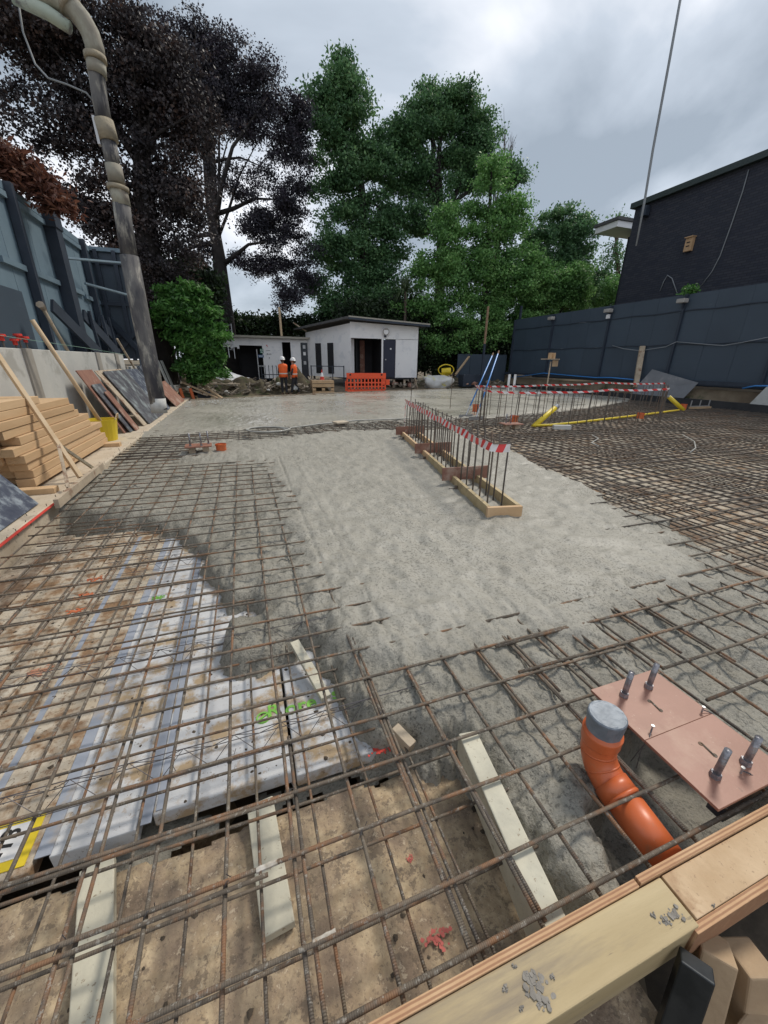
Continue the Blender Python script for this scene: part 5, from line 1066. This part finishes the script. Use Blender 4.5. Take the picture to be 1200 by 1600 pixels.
for px, lbl in ((793, 'white wrapped pipe top behind the tape, left one'), (802, 'white post behind the tape, right one')):
    x, y = un(px, 612); MB_ = MB().tube([(x, y, 0), (x, y, at_y(px, 585, y)[2])], .07, 8); tag(MB_.build('white_post', m_soffit), lbl, 'post')
# ------------------------------------------------------------------ dark building
bd = thing('brick_building', 'tall dark brick building wall beyond the right hoarding', 'building', (22, 10, .5))
mt = M('dark_brick', (.04, .04, .06), (.055, .05, .065), 3, .75); t = mt.node_tree; b_ = t.nodes['Principled BSDF']; co = t.nodes.new('ShaderNodeTexCoord'); sx = t.nodes.new('ShaderNodeSeparateXYZ'); cx2 = t.nodes.new('ShaderNodeCombineXYZ'); t.links.new(co.outputs['Object'], sx.inputs[0]); t.links.new(sx.outputs[1], cx2.inputs[0]); t.links.new(sx.outputs[2], cx2.inputs[1])
bt = t.nodes.new('ShaderNodeTexBrick'); bt.inputs['Scale'].default_value = 1; bt.inputs['Brick Width'].default_value = .34; bt.inputs['Row Height'].default_value = .11; bt.inputs['Mortar Size'].default_value = .012; bt.inputs['Color1'].default_value = (.020, .025, .042, 1); bt.inputs['Color2'].default_value = (.038, .040, .055, 1); bt.inputs['Mortar'].default_value = (.018, .02, .03, 1); t.links.new(cx2.outputs[0], bt.inputs['Vector'])
t.links.new(bt.outputs['Color'], b_.inputs['Base Color']); bu = t.nodes.new('ShaderNodeBump'); bu.inputs['Strength'].default_value = .8; bu.inputs['Distance'].default_value = .03; bu.invert = True; t.links.new(bt.outputs['Fac'], bu.inputs['Height']); t.links.new(bu.outputs[0], b_.inputs['Normal'])
XB = 22.; yc_ = 20.3
b = MB(); b.box((XB+4, (yc_-6)/2, 5.1), (8, yc_+6, 9.3)); b.build('brick_wall', mt, bd)
b = MB(); b.box((XB+3.95, (yc_-6)/2, 9.86), (8.4, yc_+6.3, .26)); b.build('roof_edge', M('green_grey_trim', (.03, .045, .045), rough=.6), bd)
b = MB(); b.box((26.0, 24.2, 10.05), (4.0, 1.8, .34)); b.build('soffit', m_soffit, bd); b = MB(); b.box((26, 24.2, 10.32), (4.2, 2.0, .18)); b.build('soffit_roof', m_roof, bd)
b = MB(); b.box((28.4, 22.4, 5), (4, 4.2, 9.6)); b.build('rear_wall', mt, bd)
bb_ = thing('bird_box', 'small wooden bird box fixed high on the dark brick wall', 'bird box', (XB-.1, 16.6, 6.8)); _, yb_, zb_ = at_x(1077, 382, XB-.1)
b = MB(); b.box((XB-.1, yb_, zb_), (.18, .36, .6)); b.build('box', m_bird, bb_, bevel=.01); b = MB(); b.box((XB-.13, yb_, zb_+.31), (.28, .42, .04)); b.build('lid', m_bird, bb_)
for dz in (-.08, .08): b = MB(); b.box((XB-.196, yb_, zb_+dz), (.01, .16, .05)); b.build('entrance_slot', m_dark, bb_)
pl = [(1170, 265), (1160, 300), (1143, 350), (1125, 400), (1112, 425), (1095, 447)]; tag(MB().tube([at_x(a, c, XB-.05) for a, c in pl], .022, 5).build('wall_cable', m_cable, smooth=True), 'pale cable running diagonally down the dark brick wall', 'cable')
pl = [(1031, 455), (1037, 440), (1043, 430), (1050, 435), (1058, 458)]; tag(MB().tube([at_x(a, c, XB-.05) for a, c in pl], .025, 5).build('wall_cable', m_cable, smooth=True), 'small arched loop of cable above the hoarding on the brick wall', 'cable')
b = MB(); p = at_x(1008, 330, XB-.2); b.box(p, (.3, .35, .45)); tag(b.build('junction_box', m_hoardd), 'dark box under the roof corner of the brick building', 'box')
# ------------------------------------------------------------------ workers
def skinmesh(name, verts, edges, rad, mat, parent, sub=1, root=0):
    me = bpy.data.meshes.new(name); w = Vector(wl(parent)); me.from_pydata([Vector(v)-w for v in verts], edges, []); o = bpy.data.objects.new(name, me); C.objects.link(o); o.parent = parent
    s = o.modifiers.new('skin', 'SKIN'); s.use_smooth_shade = True
    for i, r in enumerate(rad):
        d = me.skin_vertices[0].data[i]; d.radius = (r, r*.85) if not hasattr(r, '__len__') else r; d.use_root = (i == root)
    ss = o.modifiers.new('sub', 'SUBSURF'); ss.levels = sub; ss.render_levels = sub; me.materials.append(mat); return o
def worker(x, y, z, yaw, s, label, pose):
    t = thing('person', label, 'person', (x, y, z)); R3 = Matrix.Rotation(yaw, 3, 'Z')
    P = lambda a, b, c: tuple(Vector((x, y, z))+R3@Vector((a*s, b*s, c*s)))
    st = pose['stride']; ar = pose['arm']
    V = [P(0, 0, .95), P(0, 0, 1.12), P(0, .01, 1.32), P(0, .01, 1.47), P(0, -.02, 1.56), P(0, -.03, 1.66), P(0, -.02, 1.72)]; E = [(i, i+1) for i in range(6)]; r = [.13, .125, .14, .06, .055, .085, .07]
    for sg in (-1, 1):
        b = len(V); f = st*sg; aa = ar[(sg+1)//2]
        V += [P(sg*.17, .01, 1.42), P(sg*.21+aa[0]*.5, -aa[1]*.4, 1.15), P(sg*.2+aa[0], -aa[1], .92+aa[2]), P(sg*.19+aa[0], -aa[1]-.02, .84+aa[2])]; E += [(2, b), (b, b+1), (b+1, b+2), (b+2, b+3)]; r += [.06, .045, .032, .026]
        b = len(V); V += [P(sg*.09, 0, .86), P(sg*.1, -f*.5-.02, .48), P(sg*.1, -f, .10), P(sg*.11, -f-.14, .03)]; E += [(0, b), (b, b+1), (b+1, b+2), (b+2, b+3)]; r += [.09, .06, .04, .035]
    skinmesh('body', V, E, r, m_skin, t)
    for sg in (-1, 1):
        aa = ar[(sg+1)//2]; hx = Vector(P(sg*.19+aa[0], -aa[1]-.02, .84+aa[2])); hb = MB()
        for k in range(4): o_ = R3@Vector((0, (k-1.5)*.02*s, 0)); hb.tube([hx+o_, hx+o_+Vector((0, 0, -.045*s)), hx+o_+Vector((-sg*.015, 0, -.08*s))], [.011*s, .010*s, .008*s], 6)
        hb.tube([hx+R3@Vector((0, -.03*s, .01)), hx+R3@Vector((-sg*.01, -.055*s, -.03*s))], [.011*s, .009*s], 6); hb.build('hand', m_skin, t, smooth=True)
        skinmesh('sleeve', [P(sg*.15, .01, 1.41), P(sg*.21+aa[0]*.5, -aa[1]*.4, 1.15), P(sg*.2+aa[0], -aa[1], .93+aa[2])], [(0, 1), (1, 2)], [.075, .058, .045], m_cloth2, t)
        f = st*sg
        skinmesh('boot', [P(sg*.1, -f+.03, .05), P(sg*.105, -f-.07, .045), P(sg*.11, -f-.17, .035), P(sg*.1, -f, .18)], [(0, 1), (1, 2), (0, 3)], [.06, .055, .045, .055], m_boot, t)
    TV = [P(0, 0, .98), P(-.09, 0, .84), P(-.1, st*.5-.02, .48), P(-.1, st, .13), P(.09, 0, .84), P(.1, -st*.5-.02, .48), P(.1, -st, .13)]
    skinmesh('trousers', TV, [(0, 1), (1, 2), (2, 3), (0, 4), (4, 5), (5, 6)], [.15, .115, .08, .065, .115, .08, .065], m_cloth, t)
    n = 20; rows = [(.88, .215, .15), (1.0, .20, .145), (1.2, .21, .15), (1.36, .235, .15), (1.45, .22, .13), (1.50, .13, .09), (1.51, .075, .07)]; v = []
    for zz, a, b in rows: v += [P(a*math.cos(2*math.pi*j/n), b*math.sin(2*math.pi*j/n)+.0, zz) for j in range(n)]
    ve = MB().add(v, [(i*n+j, i*n+(j+1) % n, (i+1)*n+(j+1) % n, (i+1)*n+j) for i in range(len(rows)-1) for j in range(n)]).build('hi_vis_vest', m_hv, t, smooth=True)
    so_ = ve.modifiers.new('t', 'SOLIDIFY'); so_.thickness = .01
    for zz in (1.05, 1.2):
        v = []
        for z2 in (zz-.025, zz+.025): v += [P(.222*math.cos(2*math.pi*j/n), .162*math.sin(2*math.pi*j/n), z2) for j in range(n)]
        MB().add(v, [(j, (j+1) % n, n+(j+1) % n, n+j) for j in range(n)]).build('reflective_band', m_hv if zz > 1.1 else m_refl, ve)
    v = []; hrows = [(1.69, .145, .155), (1.70, .125, .135), (1.74, .122, .13), (1.79, .105, .11), (1.83, .06, .065), (1.845, .01, .01)]
    for zz, a, b in hrows: v += [P(a*math.cos(2*math.pi*j/n), -.02+b*math.sin(2*math.pi*j/n)*(1.12 if zz < 1.7 else 1), zz) for j in range(n)]
    MB().add(v, [(i*n+j, i*n+(j+1) % n, (i+1)*n+(j+1) % n, (i+1)*n+j) for i in range(len(hrows)-1) for j in range(n)]).build('helmet', m_helmet, t, smooth=True)
    MB().tube([P(0, -.105, 1.655), P(0, -.135, 1.635), P(0, -.115, 1.62)], [.012, .016, .01], 8).build('nose', m_skin, t)
    for sg in (-1, 1):
        MB().tube([P(sg*.032, -.103, 1.672), P(sg*.032, -.112, 1.672)], .011, 8).build('eye', m_black, t); MB().tube([P(sg*.083, -.02, 1.67), P(sg*.1, -.01, 1.66)], [.012, .024], 8).build('ear', m_skin, t)
    MB().tube([P(-.025, -.108, 1.60), P(.025, -.108, 1.60)], .006, 6).build('mouth', m_redp, t)
    MB().tube([P(0, .03, 1.57), P(0, .045, 1.66)], [.06, .09], 10).build('hair', m_boot, t)
worker(1.98, 20.75, -.13, math.pi-.1, 1.0, 'worker on the left in an orange vest and white helmet, seen from behind', dict(stride=.04, arm=((.0, .04, 0), (.02, .03, 0))))
worker(2.52, 20.85, -.13, -math.pi*.62, .98, 'worker on the right in an orange vest and white helmet, walking', dict(stride=.17, arm=((.02, .22, .12), (.0, .10, .05))))
# ------------------------------------------------------------------ trees
def leaves(n_cl, per, blobs, size, spread, flat=.6, droop=0., seedn=1, shell=.7, stretch=1.0, br=0, brs=.8):
    r_ = np.random.default_rng(seedn); w = np.array([b[3]*b[4]*b[5] if len(b) > 5 else 1 for b in blobs])**.75; w = w/w.sum()
    pick = r_.choice(len(blobs), n_cl, p=w); pick[:len(blobs)] = np.arange(len(blobs)); B_ = np.array([b[:6] for b in blobs])[pick]
    d = r_.normal(size=(n_cl, 3)); d /= np.linalg.norm(d, axis=1)[:, None]; rad = np.where(r_.random(n_cl) < shell, r_.uniform(.78, 1.0, n_cl), r_.uniform(.2, .9, n_cl))
    cc = B_[:, :3]+d*rad[:, None]*B_[:, 3:6]
    if br:
        nb_ = max(len(blobs)*2, n_cl//br); hub = cc[:nb_]; pk = r_.integers(0, nb_, n_cl); og = r_.normal(size=(n_cl, 3)); og /= np.linalg.norm(og, axis=1)[:, None]; og *= (r_.random(n_cl)**.45)[:, None]; og[:, 2] *= .36; cc = hub[pk]+og*brs*r_.uniform(.6, 1.25, nb_)[pk][:, None]
    nl = n_cl*per; ce = np.repeat(cc, per, 0); sp = np.repeat(spread*r_.uniform(.5, 1.3, n_cl), per)
    o = np.clip(r_.normal(size=(nl, 3)), -1.7, 1.7)*sp[:, None]; o[:, 2] *= flat
    if droop: o[:, 2] -= droop*np.abs(r_.normal(size=nl))*sp*2
    c = ce+o; nr = r_.normal(size=(nl, 3)); nr[:, 2] += .5; nr /= np.linalg.norm(nr, axis=1)[:, None]
    t = np.cross(nr, r_.normal(size=(nl, 3))); t /= np.linalg.norm(t, axis=1)[:, None]; bt = np.cross(nr, t); s = (size*r_.uniform(.6, 1.3, nl))[:, None]
    V = np.stack([c-t*s*.5*stretch, c-bt*s*.32, c+t*s*.5*stretch, c+bt*s*.32], 1).reshape(-1, 3); F = np.arange(nl*4).reshape(-1, 4); return V, F, cc
def tree(name, label, cat, base, trunk, blobs, mat, n_cl, per, size, spread, bark, limbs=14, group=None, **kw):
    t = thing(name, label, cat, base, group)
    V, F, cc = leaves(n_cl, per, blobs, size, spread, seedn=abs(hash(label)) % 9999 if False else sum(map(ord, label)) % 9973, **kw)
    npmesh('crown', V, F, mat, t)
    b = MB(); b.tube(trunk[0], trunk[1], 10); top = len(trunk[0])
    b.build('trunk', bark, t, smooth=True); b = MB(); rr = random.Random(len(label))
    for i in range(limbs):
        tgt = Vector(cc[rr.randrange(len(cc))]); k = rr.uniform(.35, 1)*(top-1); i0 = int(min(k, top-2)); p = Vector(trunk[0][i0]).lerp(Vector(trunk[0][i0+1]), k-i0)
        if tgt.z < p.z-1.5: continue
        m_ = p.lerp(tgt, .5)+Vector((jit(.3), jit(.3), .1*(tgt-p).length)); r0 = trunk[1][i0]*rr.uniform(.25, .5); b.tube([p, p.lerp(m_, .5)+Vector((jit(.1), jit(.1), jit(.1))), m_, tgt], [r0, r0*.8, r0*.5, r0*.12], 6)
    if b.v: b.build('limbs', bark, t, smooth=True)
    return t
def BL(lst, Y, dy=.8):
    out = []
    for it in lst:
        px, py, rx, ry = it[:4]; yy_ = Y+(it[4] if len(it) > 4 else 0); c = at_y(px, py, yy_); ex = at_y(px+rx, py, yy_); ez = at_y(px, py-ry, yy_)
        sx = abs(ex[0]-c[0]); sz = abs(ez[2]-c[2]); out.append((c[0], c[1], c[2], sx, min(sx, sz)*dy, sz))
    return out
f_dark = leafmat('copper_leaves_brown', (.024, .022, .027), (.054, .043, .045), (.095, .055, .042), tr=.15)  # brown leaf tones with the blue veil of lens haze mixed into them
f_purp = leafmat('copper_leaves_purple', (.022, .023, .034), (.048, .044, .058), (.06, .045, .07), tr=.15)  # purple leaf tones, also pushed bluer to imitate the lens haze
f_green = leafmat('dark_green_leaves', (.042, .105, .045), (.115, .24, .10), (.20, .35, .14))
f_lite = leafmat('bright_green_leaves', (.06, .155, .045), (.17, .36, .10), (.27, .46, .16))
f_laur = leafmat('laurel_leaves', (.03, .10, .02), (.09, .24, .045), (.16, .34, .09), scale=1.5)
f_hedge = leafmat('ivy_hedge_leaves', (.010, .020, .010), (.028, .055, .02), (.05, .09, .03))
f_or = leafmat('orange_brown_shrub_leaves', (.07, .028, .02), (.15, .06, .04), (.22, .10, .06))
# copper beech behind the hose
Yb = 19.5
x, y, z = at_y(237, 470, Yb)
tree('copper_beech', 'nearer brown leaved copper beech filling the upper left behind the hose', 'tree', (x, Yb, 1.0), ([(x, Yb, .5), at_y(232, 400, Yb), at_y(225, 300, Yb), at_y(220, 200, Yb), at_y(225, 110, Yb)], [.5, .42, .34, .24, .12]),
     BL([(60, 60, 80, 60), (170, 50, 75, 60), (10, 20, 80, 60), (230, 90, 55, 55), (250, 170, 60, 60), (180, 140, 60, 60), (110, 130, 45, 45), (30, 190, 45, 50), (210, 240, 55, 55), (280, 250, 42, 55), (240, 320, 60, 50), (290, 340, 35, 50), (180, 380, 45, 55), (250, 410, 65, 45), (110, 230, 42, 40), (95, 300, 40, 26), (150, 310, 35, 40), (200, 40, 55, 40), (130, 40, 50, 50), (265, 110, 40, 50), (300, 200, 34, 50), (150, 190, 45, 50), (270, 290, 45, 50), (20, 260, 35, 26), (220, 450, 40, 35)], Yb), f_dark, 3000, 34, .115, 0.24, m_trunk, limbs=22, br=16, brs=0.95)
Yb = 28.6
x = at_y(352, 500, Yb)[0]
tree('copper_beech', 'further purple leaved copper beech with a visible forked trunk', 'tree', (x, Yb, .2), ([(x, Yb, 0), at_y(350, 480, Yb), at_y(342, 400, Yb), at_y(330, 330, Yb), at_y(322, 240, Yb), at_y(310, 150, Yb)], [.62, .5, .36, .28, .2, .1]),
     BL([(280, 60, 55, 36), (340, 95, 55, 42), (395, 125, 45, 38), (440, 165, 38, 36), (450, 225, 30, 45), (400, 200, 45, 40), (350, 180, 50, 40), (300, 140, 60, 60), (425, 270, 42, 28), (385, 300, 36, 26), (450, 320, 30, 34), (410, 350, 42, 24), (440, 385, 36, 30), (360, 270, 40, 26), (420, 425, 22, 26), (455, 440, 20, 30), (398, 400, 34, 22), (300, 400, 30, 40), (320, 460, 22, 30), (330, 70, 50, 36), (375, 150, 50, 40), (460, 190, 24, 36), (465, 260, 20, 40), (330, 130, 50, 40), (430, 320, 40, 30), (470, 400, 16, 40), (445, 460, 26, 24)], Yb, .9), f_purp, 3300, 34, .12, 0.24, m_trunk, limbs=30, droop=.3, br=15, brs=0.85)
Yg = 30.0
x = at_y(560, 500, Yg)[0]
tree('green_tree', 'tall narrow dark green tree left of the middle with a wispy top', 'tree', (x, Yg, .3), ([(x, Yg, 0), at_y(570, 400, Yg), at_y(565, 300, Yg), at_y(550, 180, Yg), at_y(541, 95, Yg)], [.4, .34, .26, .14, .03]),
     BL([(505, 150, 14, 24), (540, 150, 32, 36), (541, 97, 7, 12), (532, 122, 9, 12), (548, 118, 8, 10), (520, 200, 34, 34), (560, 195, 30, 35), (530, 255, 42, 38), (575, 260, 35, 32), (520, 320, 36, 36), (580, 330, 44, 34), (515, 390, 30, 34), (560, 400, 40, 34), (600, 400, 34, 40), (520, 455, 34, 30), (590, 460, 50, 36), (550, 480, 50, 24)], Yg), f_green, 3200, 30, .18, 0.31, m_trunk, limbs=26, br=16, brs=1.05)
Yg = 31.0
x = at_y(690, 450, Yg)[0]
tree('green_tree', 'broad dark green tree with rounded top right of the middle', 'tree', (x, Yg, .3), ([(x, Yg, 0), at_y(690, 380, Yg), at_y(682, 280, Yg), at_y(690, 200, Yg)], [.45, .36, .24, .1]),
     BL([(640, 180, 32, 34), (690, 165, 46, 32), (730, 175, 30, 34), (620, 225, 30, 30), (665, 225, 44, 34), (720, 225, 40, 34), (780, 270, 26, 26), (745, 215, 20, 22), (620, 280, 34, 26), (670, 290, 40, 30), (730, 270, 34, 30), (640, 335, 36, 26), (690, 350, 30, 26), (800, 290, 14, 24)], Yg), f_green, 2500, 30, .18, 0.31, m_trunk, limbs=22, br=16, brs=1.1)
Yg = 26.5
x = at_y(760, 500, Yg)[0]
tree('conical_tree', 'brighter green pointed tree standing nearest the navy hoarding', 'tree', (x, Yg, .5), ([(x, Yg, 0), at_y(762, 400, Yg), at_y(768, 260, Yg)], [.3, .2, .04]),
     BL([(772, 265, 24, 22), (765, 305, 42, 28), (800, 330, 24, 30), (740, 345, 50, 30), (785, 370, 48, 34), (700, 375, 34, 26), (690, 420, 50, 34), (750, 420, 60, 36), (810, 430, 36, 44), (670, 465, 44, 28), (730, 480, 60, 34), (800, 490, 40, 32), (720, 525, 60, 30), (780, 520, 34, 30)], Yg), f_lite, 4000, 26, .16, 0.236, m_trunk, limbs=16, droop=.35, br=18, brs=0.95)
Yg = 27.5
x = at_y(880, 460, Yg)[0]
tree('round_tree', 'rounded green tree between the pointed tree and the dark building', 'tree', (x, Yg, .5), ([(x, Yg, 0), at_y(878, 400, Yg), at_y(880, 340, Yg)], [.3, .2, .05]),
     BL([(882, 350, 36, 26), (905, 375, 34, 30), (860, 385, 36, 30), (880, 420, 50, 34), (845, 440, 34, 34), (910, 440, 36, 30), (870, 475, 50, 30)], Yg), f_green, 2300, 24, .18, 0.248, m_trunk, limbs=10, br=14, brs=0.8)
Yg = 25.6
tree('bush', 'light green bush leaning over the far end of the navy hoarding', 'bush', at_y(850, 480, Yg)[:2]+(.5,), ([at_y(850, 560, Yg), at_y(852, 470, Yg)], [.12, .05]), BL([(830, 440, 26, 36), (860, 465, 36, 26), (885, 440, 40, 34), (830, 500, 20, 34), (900, 470, 24, 16)], Yg), f_lite, 1700, 24, .16, 0.217, m_trunk, limbs=6, br=14, brs=0.6)
Yg = 29.
tree('bush', 'yellow green bush beside the left corner of the brick building', 'bush', at_y(945, 470, Yg)[:2]+(.5,), ([at_y(945, 560, Yg), at_y(945, 450, Yg)], [.12, .05]), BL([(945, 450, 24, 22), (925, 465, 26, 20), (960, 465, 16, 20)], Yg), f_lite, 700, 24, .16, .28, m_trunk, limbs=4)
Yg = 33.
tree('thin_tree', 'thin sparse tree seen under the white soffit', 'tree', at_y(965, 440, Yg)[:2]+(.5,), ([at_y(966, 560, Yg), at_y(966, 420, Yg), at_y(962, 385, Yg), at_y(970, 340, Yg)], [.25, .2, .15, .05]), BL([(965, 350, 16, 18), (958, 400, 16, 24), (972, 430, 14, 20)], Yg), f_green, 100, 20, .2, .4, m_bark2, limbs=16)
Yg = 18.8
x = at_y(300, 590, Yg)[0]
tree('laurel_bush', 'dense green laurel bush below the copper beeches', 'bush', (x, Yg, .2), ([(x, Yg, .1), (x+.1, Yg, 1.2), (x, Yg, 2.4)], [.12, .09, .04]), BL([(298, 488, 26, 22), (272, 497, 14, 20), (318, 520, 20, 24), (308, 545, 24, 26), (326, 555, 14, 24), (306, 575, 18, 20), (316, 582, 18, 14), (264, 478, 10, 14), (290, 520, 20, 24), (262, 462, 7, 12), (285, 456, 7, 12), (309, 464, 7, 12), (326, 490, 6, 12), (336, 520, 5, 10), (256, 500, 8, 10), (332, 580, 8, 12)], Yg), f_laur, 2100, 24, .12, 0.124, m_trunk, limbs=12, stretch=1.7, br=14, brs=0.45)
def hedge(name, label, lst, Y, n, mat, size=.2, spread=.35, cat='hedge', **kw):
    V, F, cc = leaves(n, 24, BL(lst, Y), size, spread, seedn=n, **kw); t = thing(name, label, cat, (float(cc[:, 0].mean()), Y, .3)); npmesh('foliage', V, F, mat, t); b = MB()
    xa, xb = cc[:, 0].min()+.5, cc[:, 0].max()-.5; zm = cc[:, 2].mean()
    k = 0
    while xa+k*1.2 < xb: b.tube([(xa+k*1.2, Y+.3, 0), (xa+k*1.2+jit(.3), Y+.3, zm)], [.08, .04], 6); k += 1
    b.build('stems', m_trunk, t)
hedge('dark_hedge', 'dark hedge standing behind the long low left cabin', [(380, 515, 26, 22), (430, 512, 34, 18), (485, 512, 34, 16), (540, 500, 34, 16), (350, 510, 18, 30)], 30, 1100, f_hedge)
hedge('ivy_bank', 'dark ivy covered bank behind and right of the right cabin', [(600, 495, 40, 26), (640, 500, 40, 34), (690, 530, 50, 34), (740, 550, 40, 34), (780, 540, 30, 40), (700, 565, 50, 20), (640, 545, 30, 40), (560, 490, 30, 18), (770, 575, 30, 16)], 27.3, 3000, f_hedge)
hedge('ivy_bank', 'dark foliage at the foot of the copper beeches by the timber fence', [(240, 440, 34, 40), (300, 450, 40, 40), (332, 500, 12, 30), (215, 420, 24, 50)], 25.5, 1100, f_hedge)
hedge('climber_on_hoarding', 'small green creeper tuft on top of the navy hoarding', [(1080, 452, 10, 6)], 13.2, 20, f_laur, .1, .12, 'creeper')
hedge('orange_shrub', 'orange brown shrub spilling over the left hoarding top', [(10, 252, 34, 12), (50, 285, 30, 12), (90, 318, 22, 7), (-20, 245, 40, 16)], 10.8, 260, f_or, .075, .16, 'shrub', stretch=2.2)
# cordyline
Yg = 26.0; cx_, cy_, cz_ = at_y(634, 455, Yg); t_ = thing('cordyline', 'spiky leaved cordyline palm above the right cabin roof', 'palm', (cx_, Yg, .3)); MB().tube([(cx_, Yg, .3), (cx_, Yg, cz_)], .09, 8).build('trunk', m_bark2, t_)
b = MB()
for i in range(90):
    a = random.random()*6.28; e_ = random.uniform(-.5, 1.4); L_ = random.uniform(.9, 1.35); d1 = Vector((math.cos(a)*math.cos(e_), math.sin(a)*math.cos(e_), math.sin(e_))); p0 = Vector((cx_, Yg, cz_)); p1 = p0+d1*L_*.55; p2 = p0+d1*L_*.95+Vector((0, 0, -.45*math.cos(e_)*L_)); s_ = d1.cross(Vector((0, 0, 1))).normalized()*.035
    b.add([p0-s_*.5, p0+s_*.5, p1+s_, p1-s_, p2], [(0, 1, 2, 3), (3, 2, 4)])
b.build('leaf_tuft', leafmat('cordyline_leaves', (.05, .08, .035), (.11, .15, .07)), t_)
# bare tree
Yg = 33.; t_ = thing('bare_tree', 'leafless tree with fine upright twigs behind the green trees', 'tree', at_y(770, 500, Yg)[:2]+(.3,)); b = MB(); p0 = Vector(at_y(770, 520, Yg)); b.tube([p0, Vector(at_y(775, 400, Yg)), Vector(at_y(785, 330, Yg))], [.35, .25, .18], 8); b.build('trunk', m_bark2, t_)
b = MB()
def twig(p, d, L_, r, dep):
    q = p+d*L_; b.tube([p, p.lerp(q, .5)+Vector((jit(.05), jit(.05), 0))*L_*.3, q], [r, r*.8, r*.55], 4, False)
    if dep:
        for k in range(3 if dep > 1 else 4): twig(p.lerp(q, random.uniform(.45, 1)), (d+Vector((jit(.45), jit(.45), random.uniform(0, .35)))).normalized(), L_*random.uniform(.55, .8), r*.55, dep-1)
for (ax, ay, bx2, by2) in ((770, 330, 775, 235), (775, 350, 800, 250), (785, 370, 825, 290), (770, 360, 790, 200), (800, 400, 850, 340), (780, 300, 765, 200)):
    a = Vector(at_y(ax, ay, Yg)); c = Vector(at_y(bx2, by2, Yg)); twig(a, (c-a).normalized(), (c-a).length*.5, .08, 3)
b.build('twigs', m_bark2, t_)
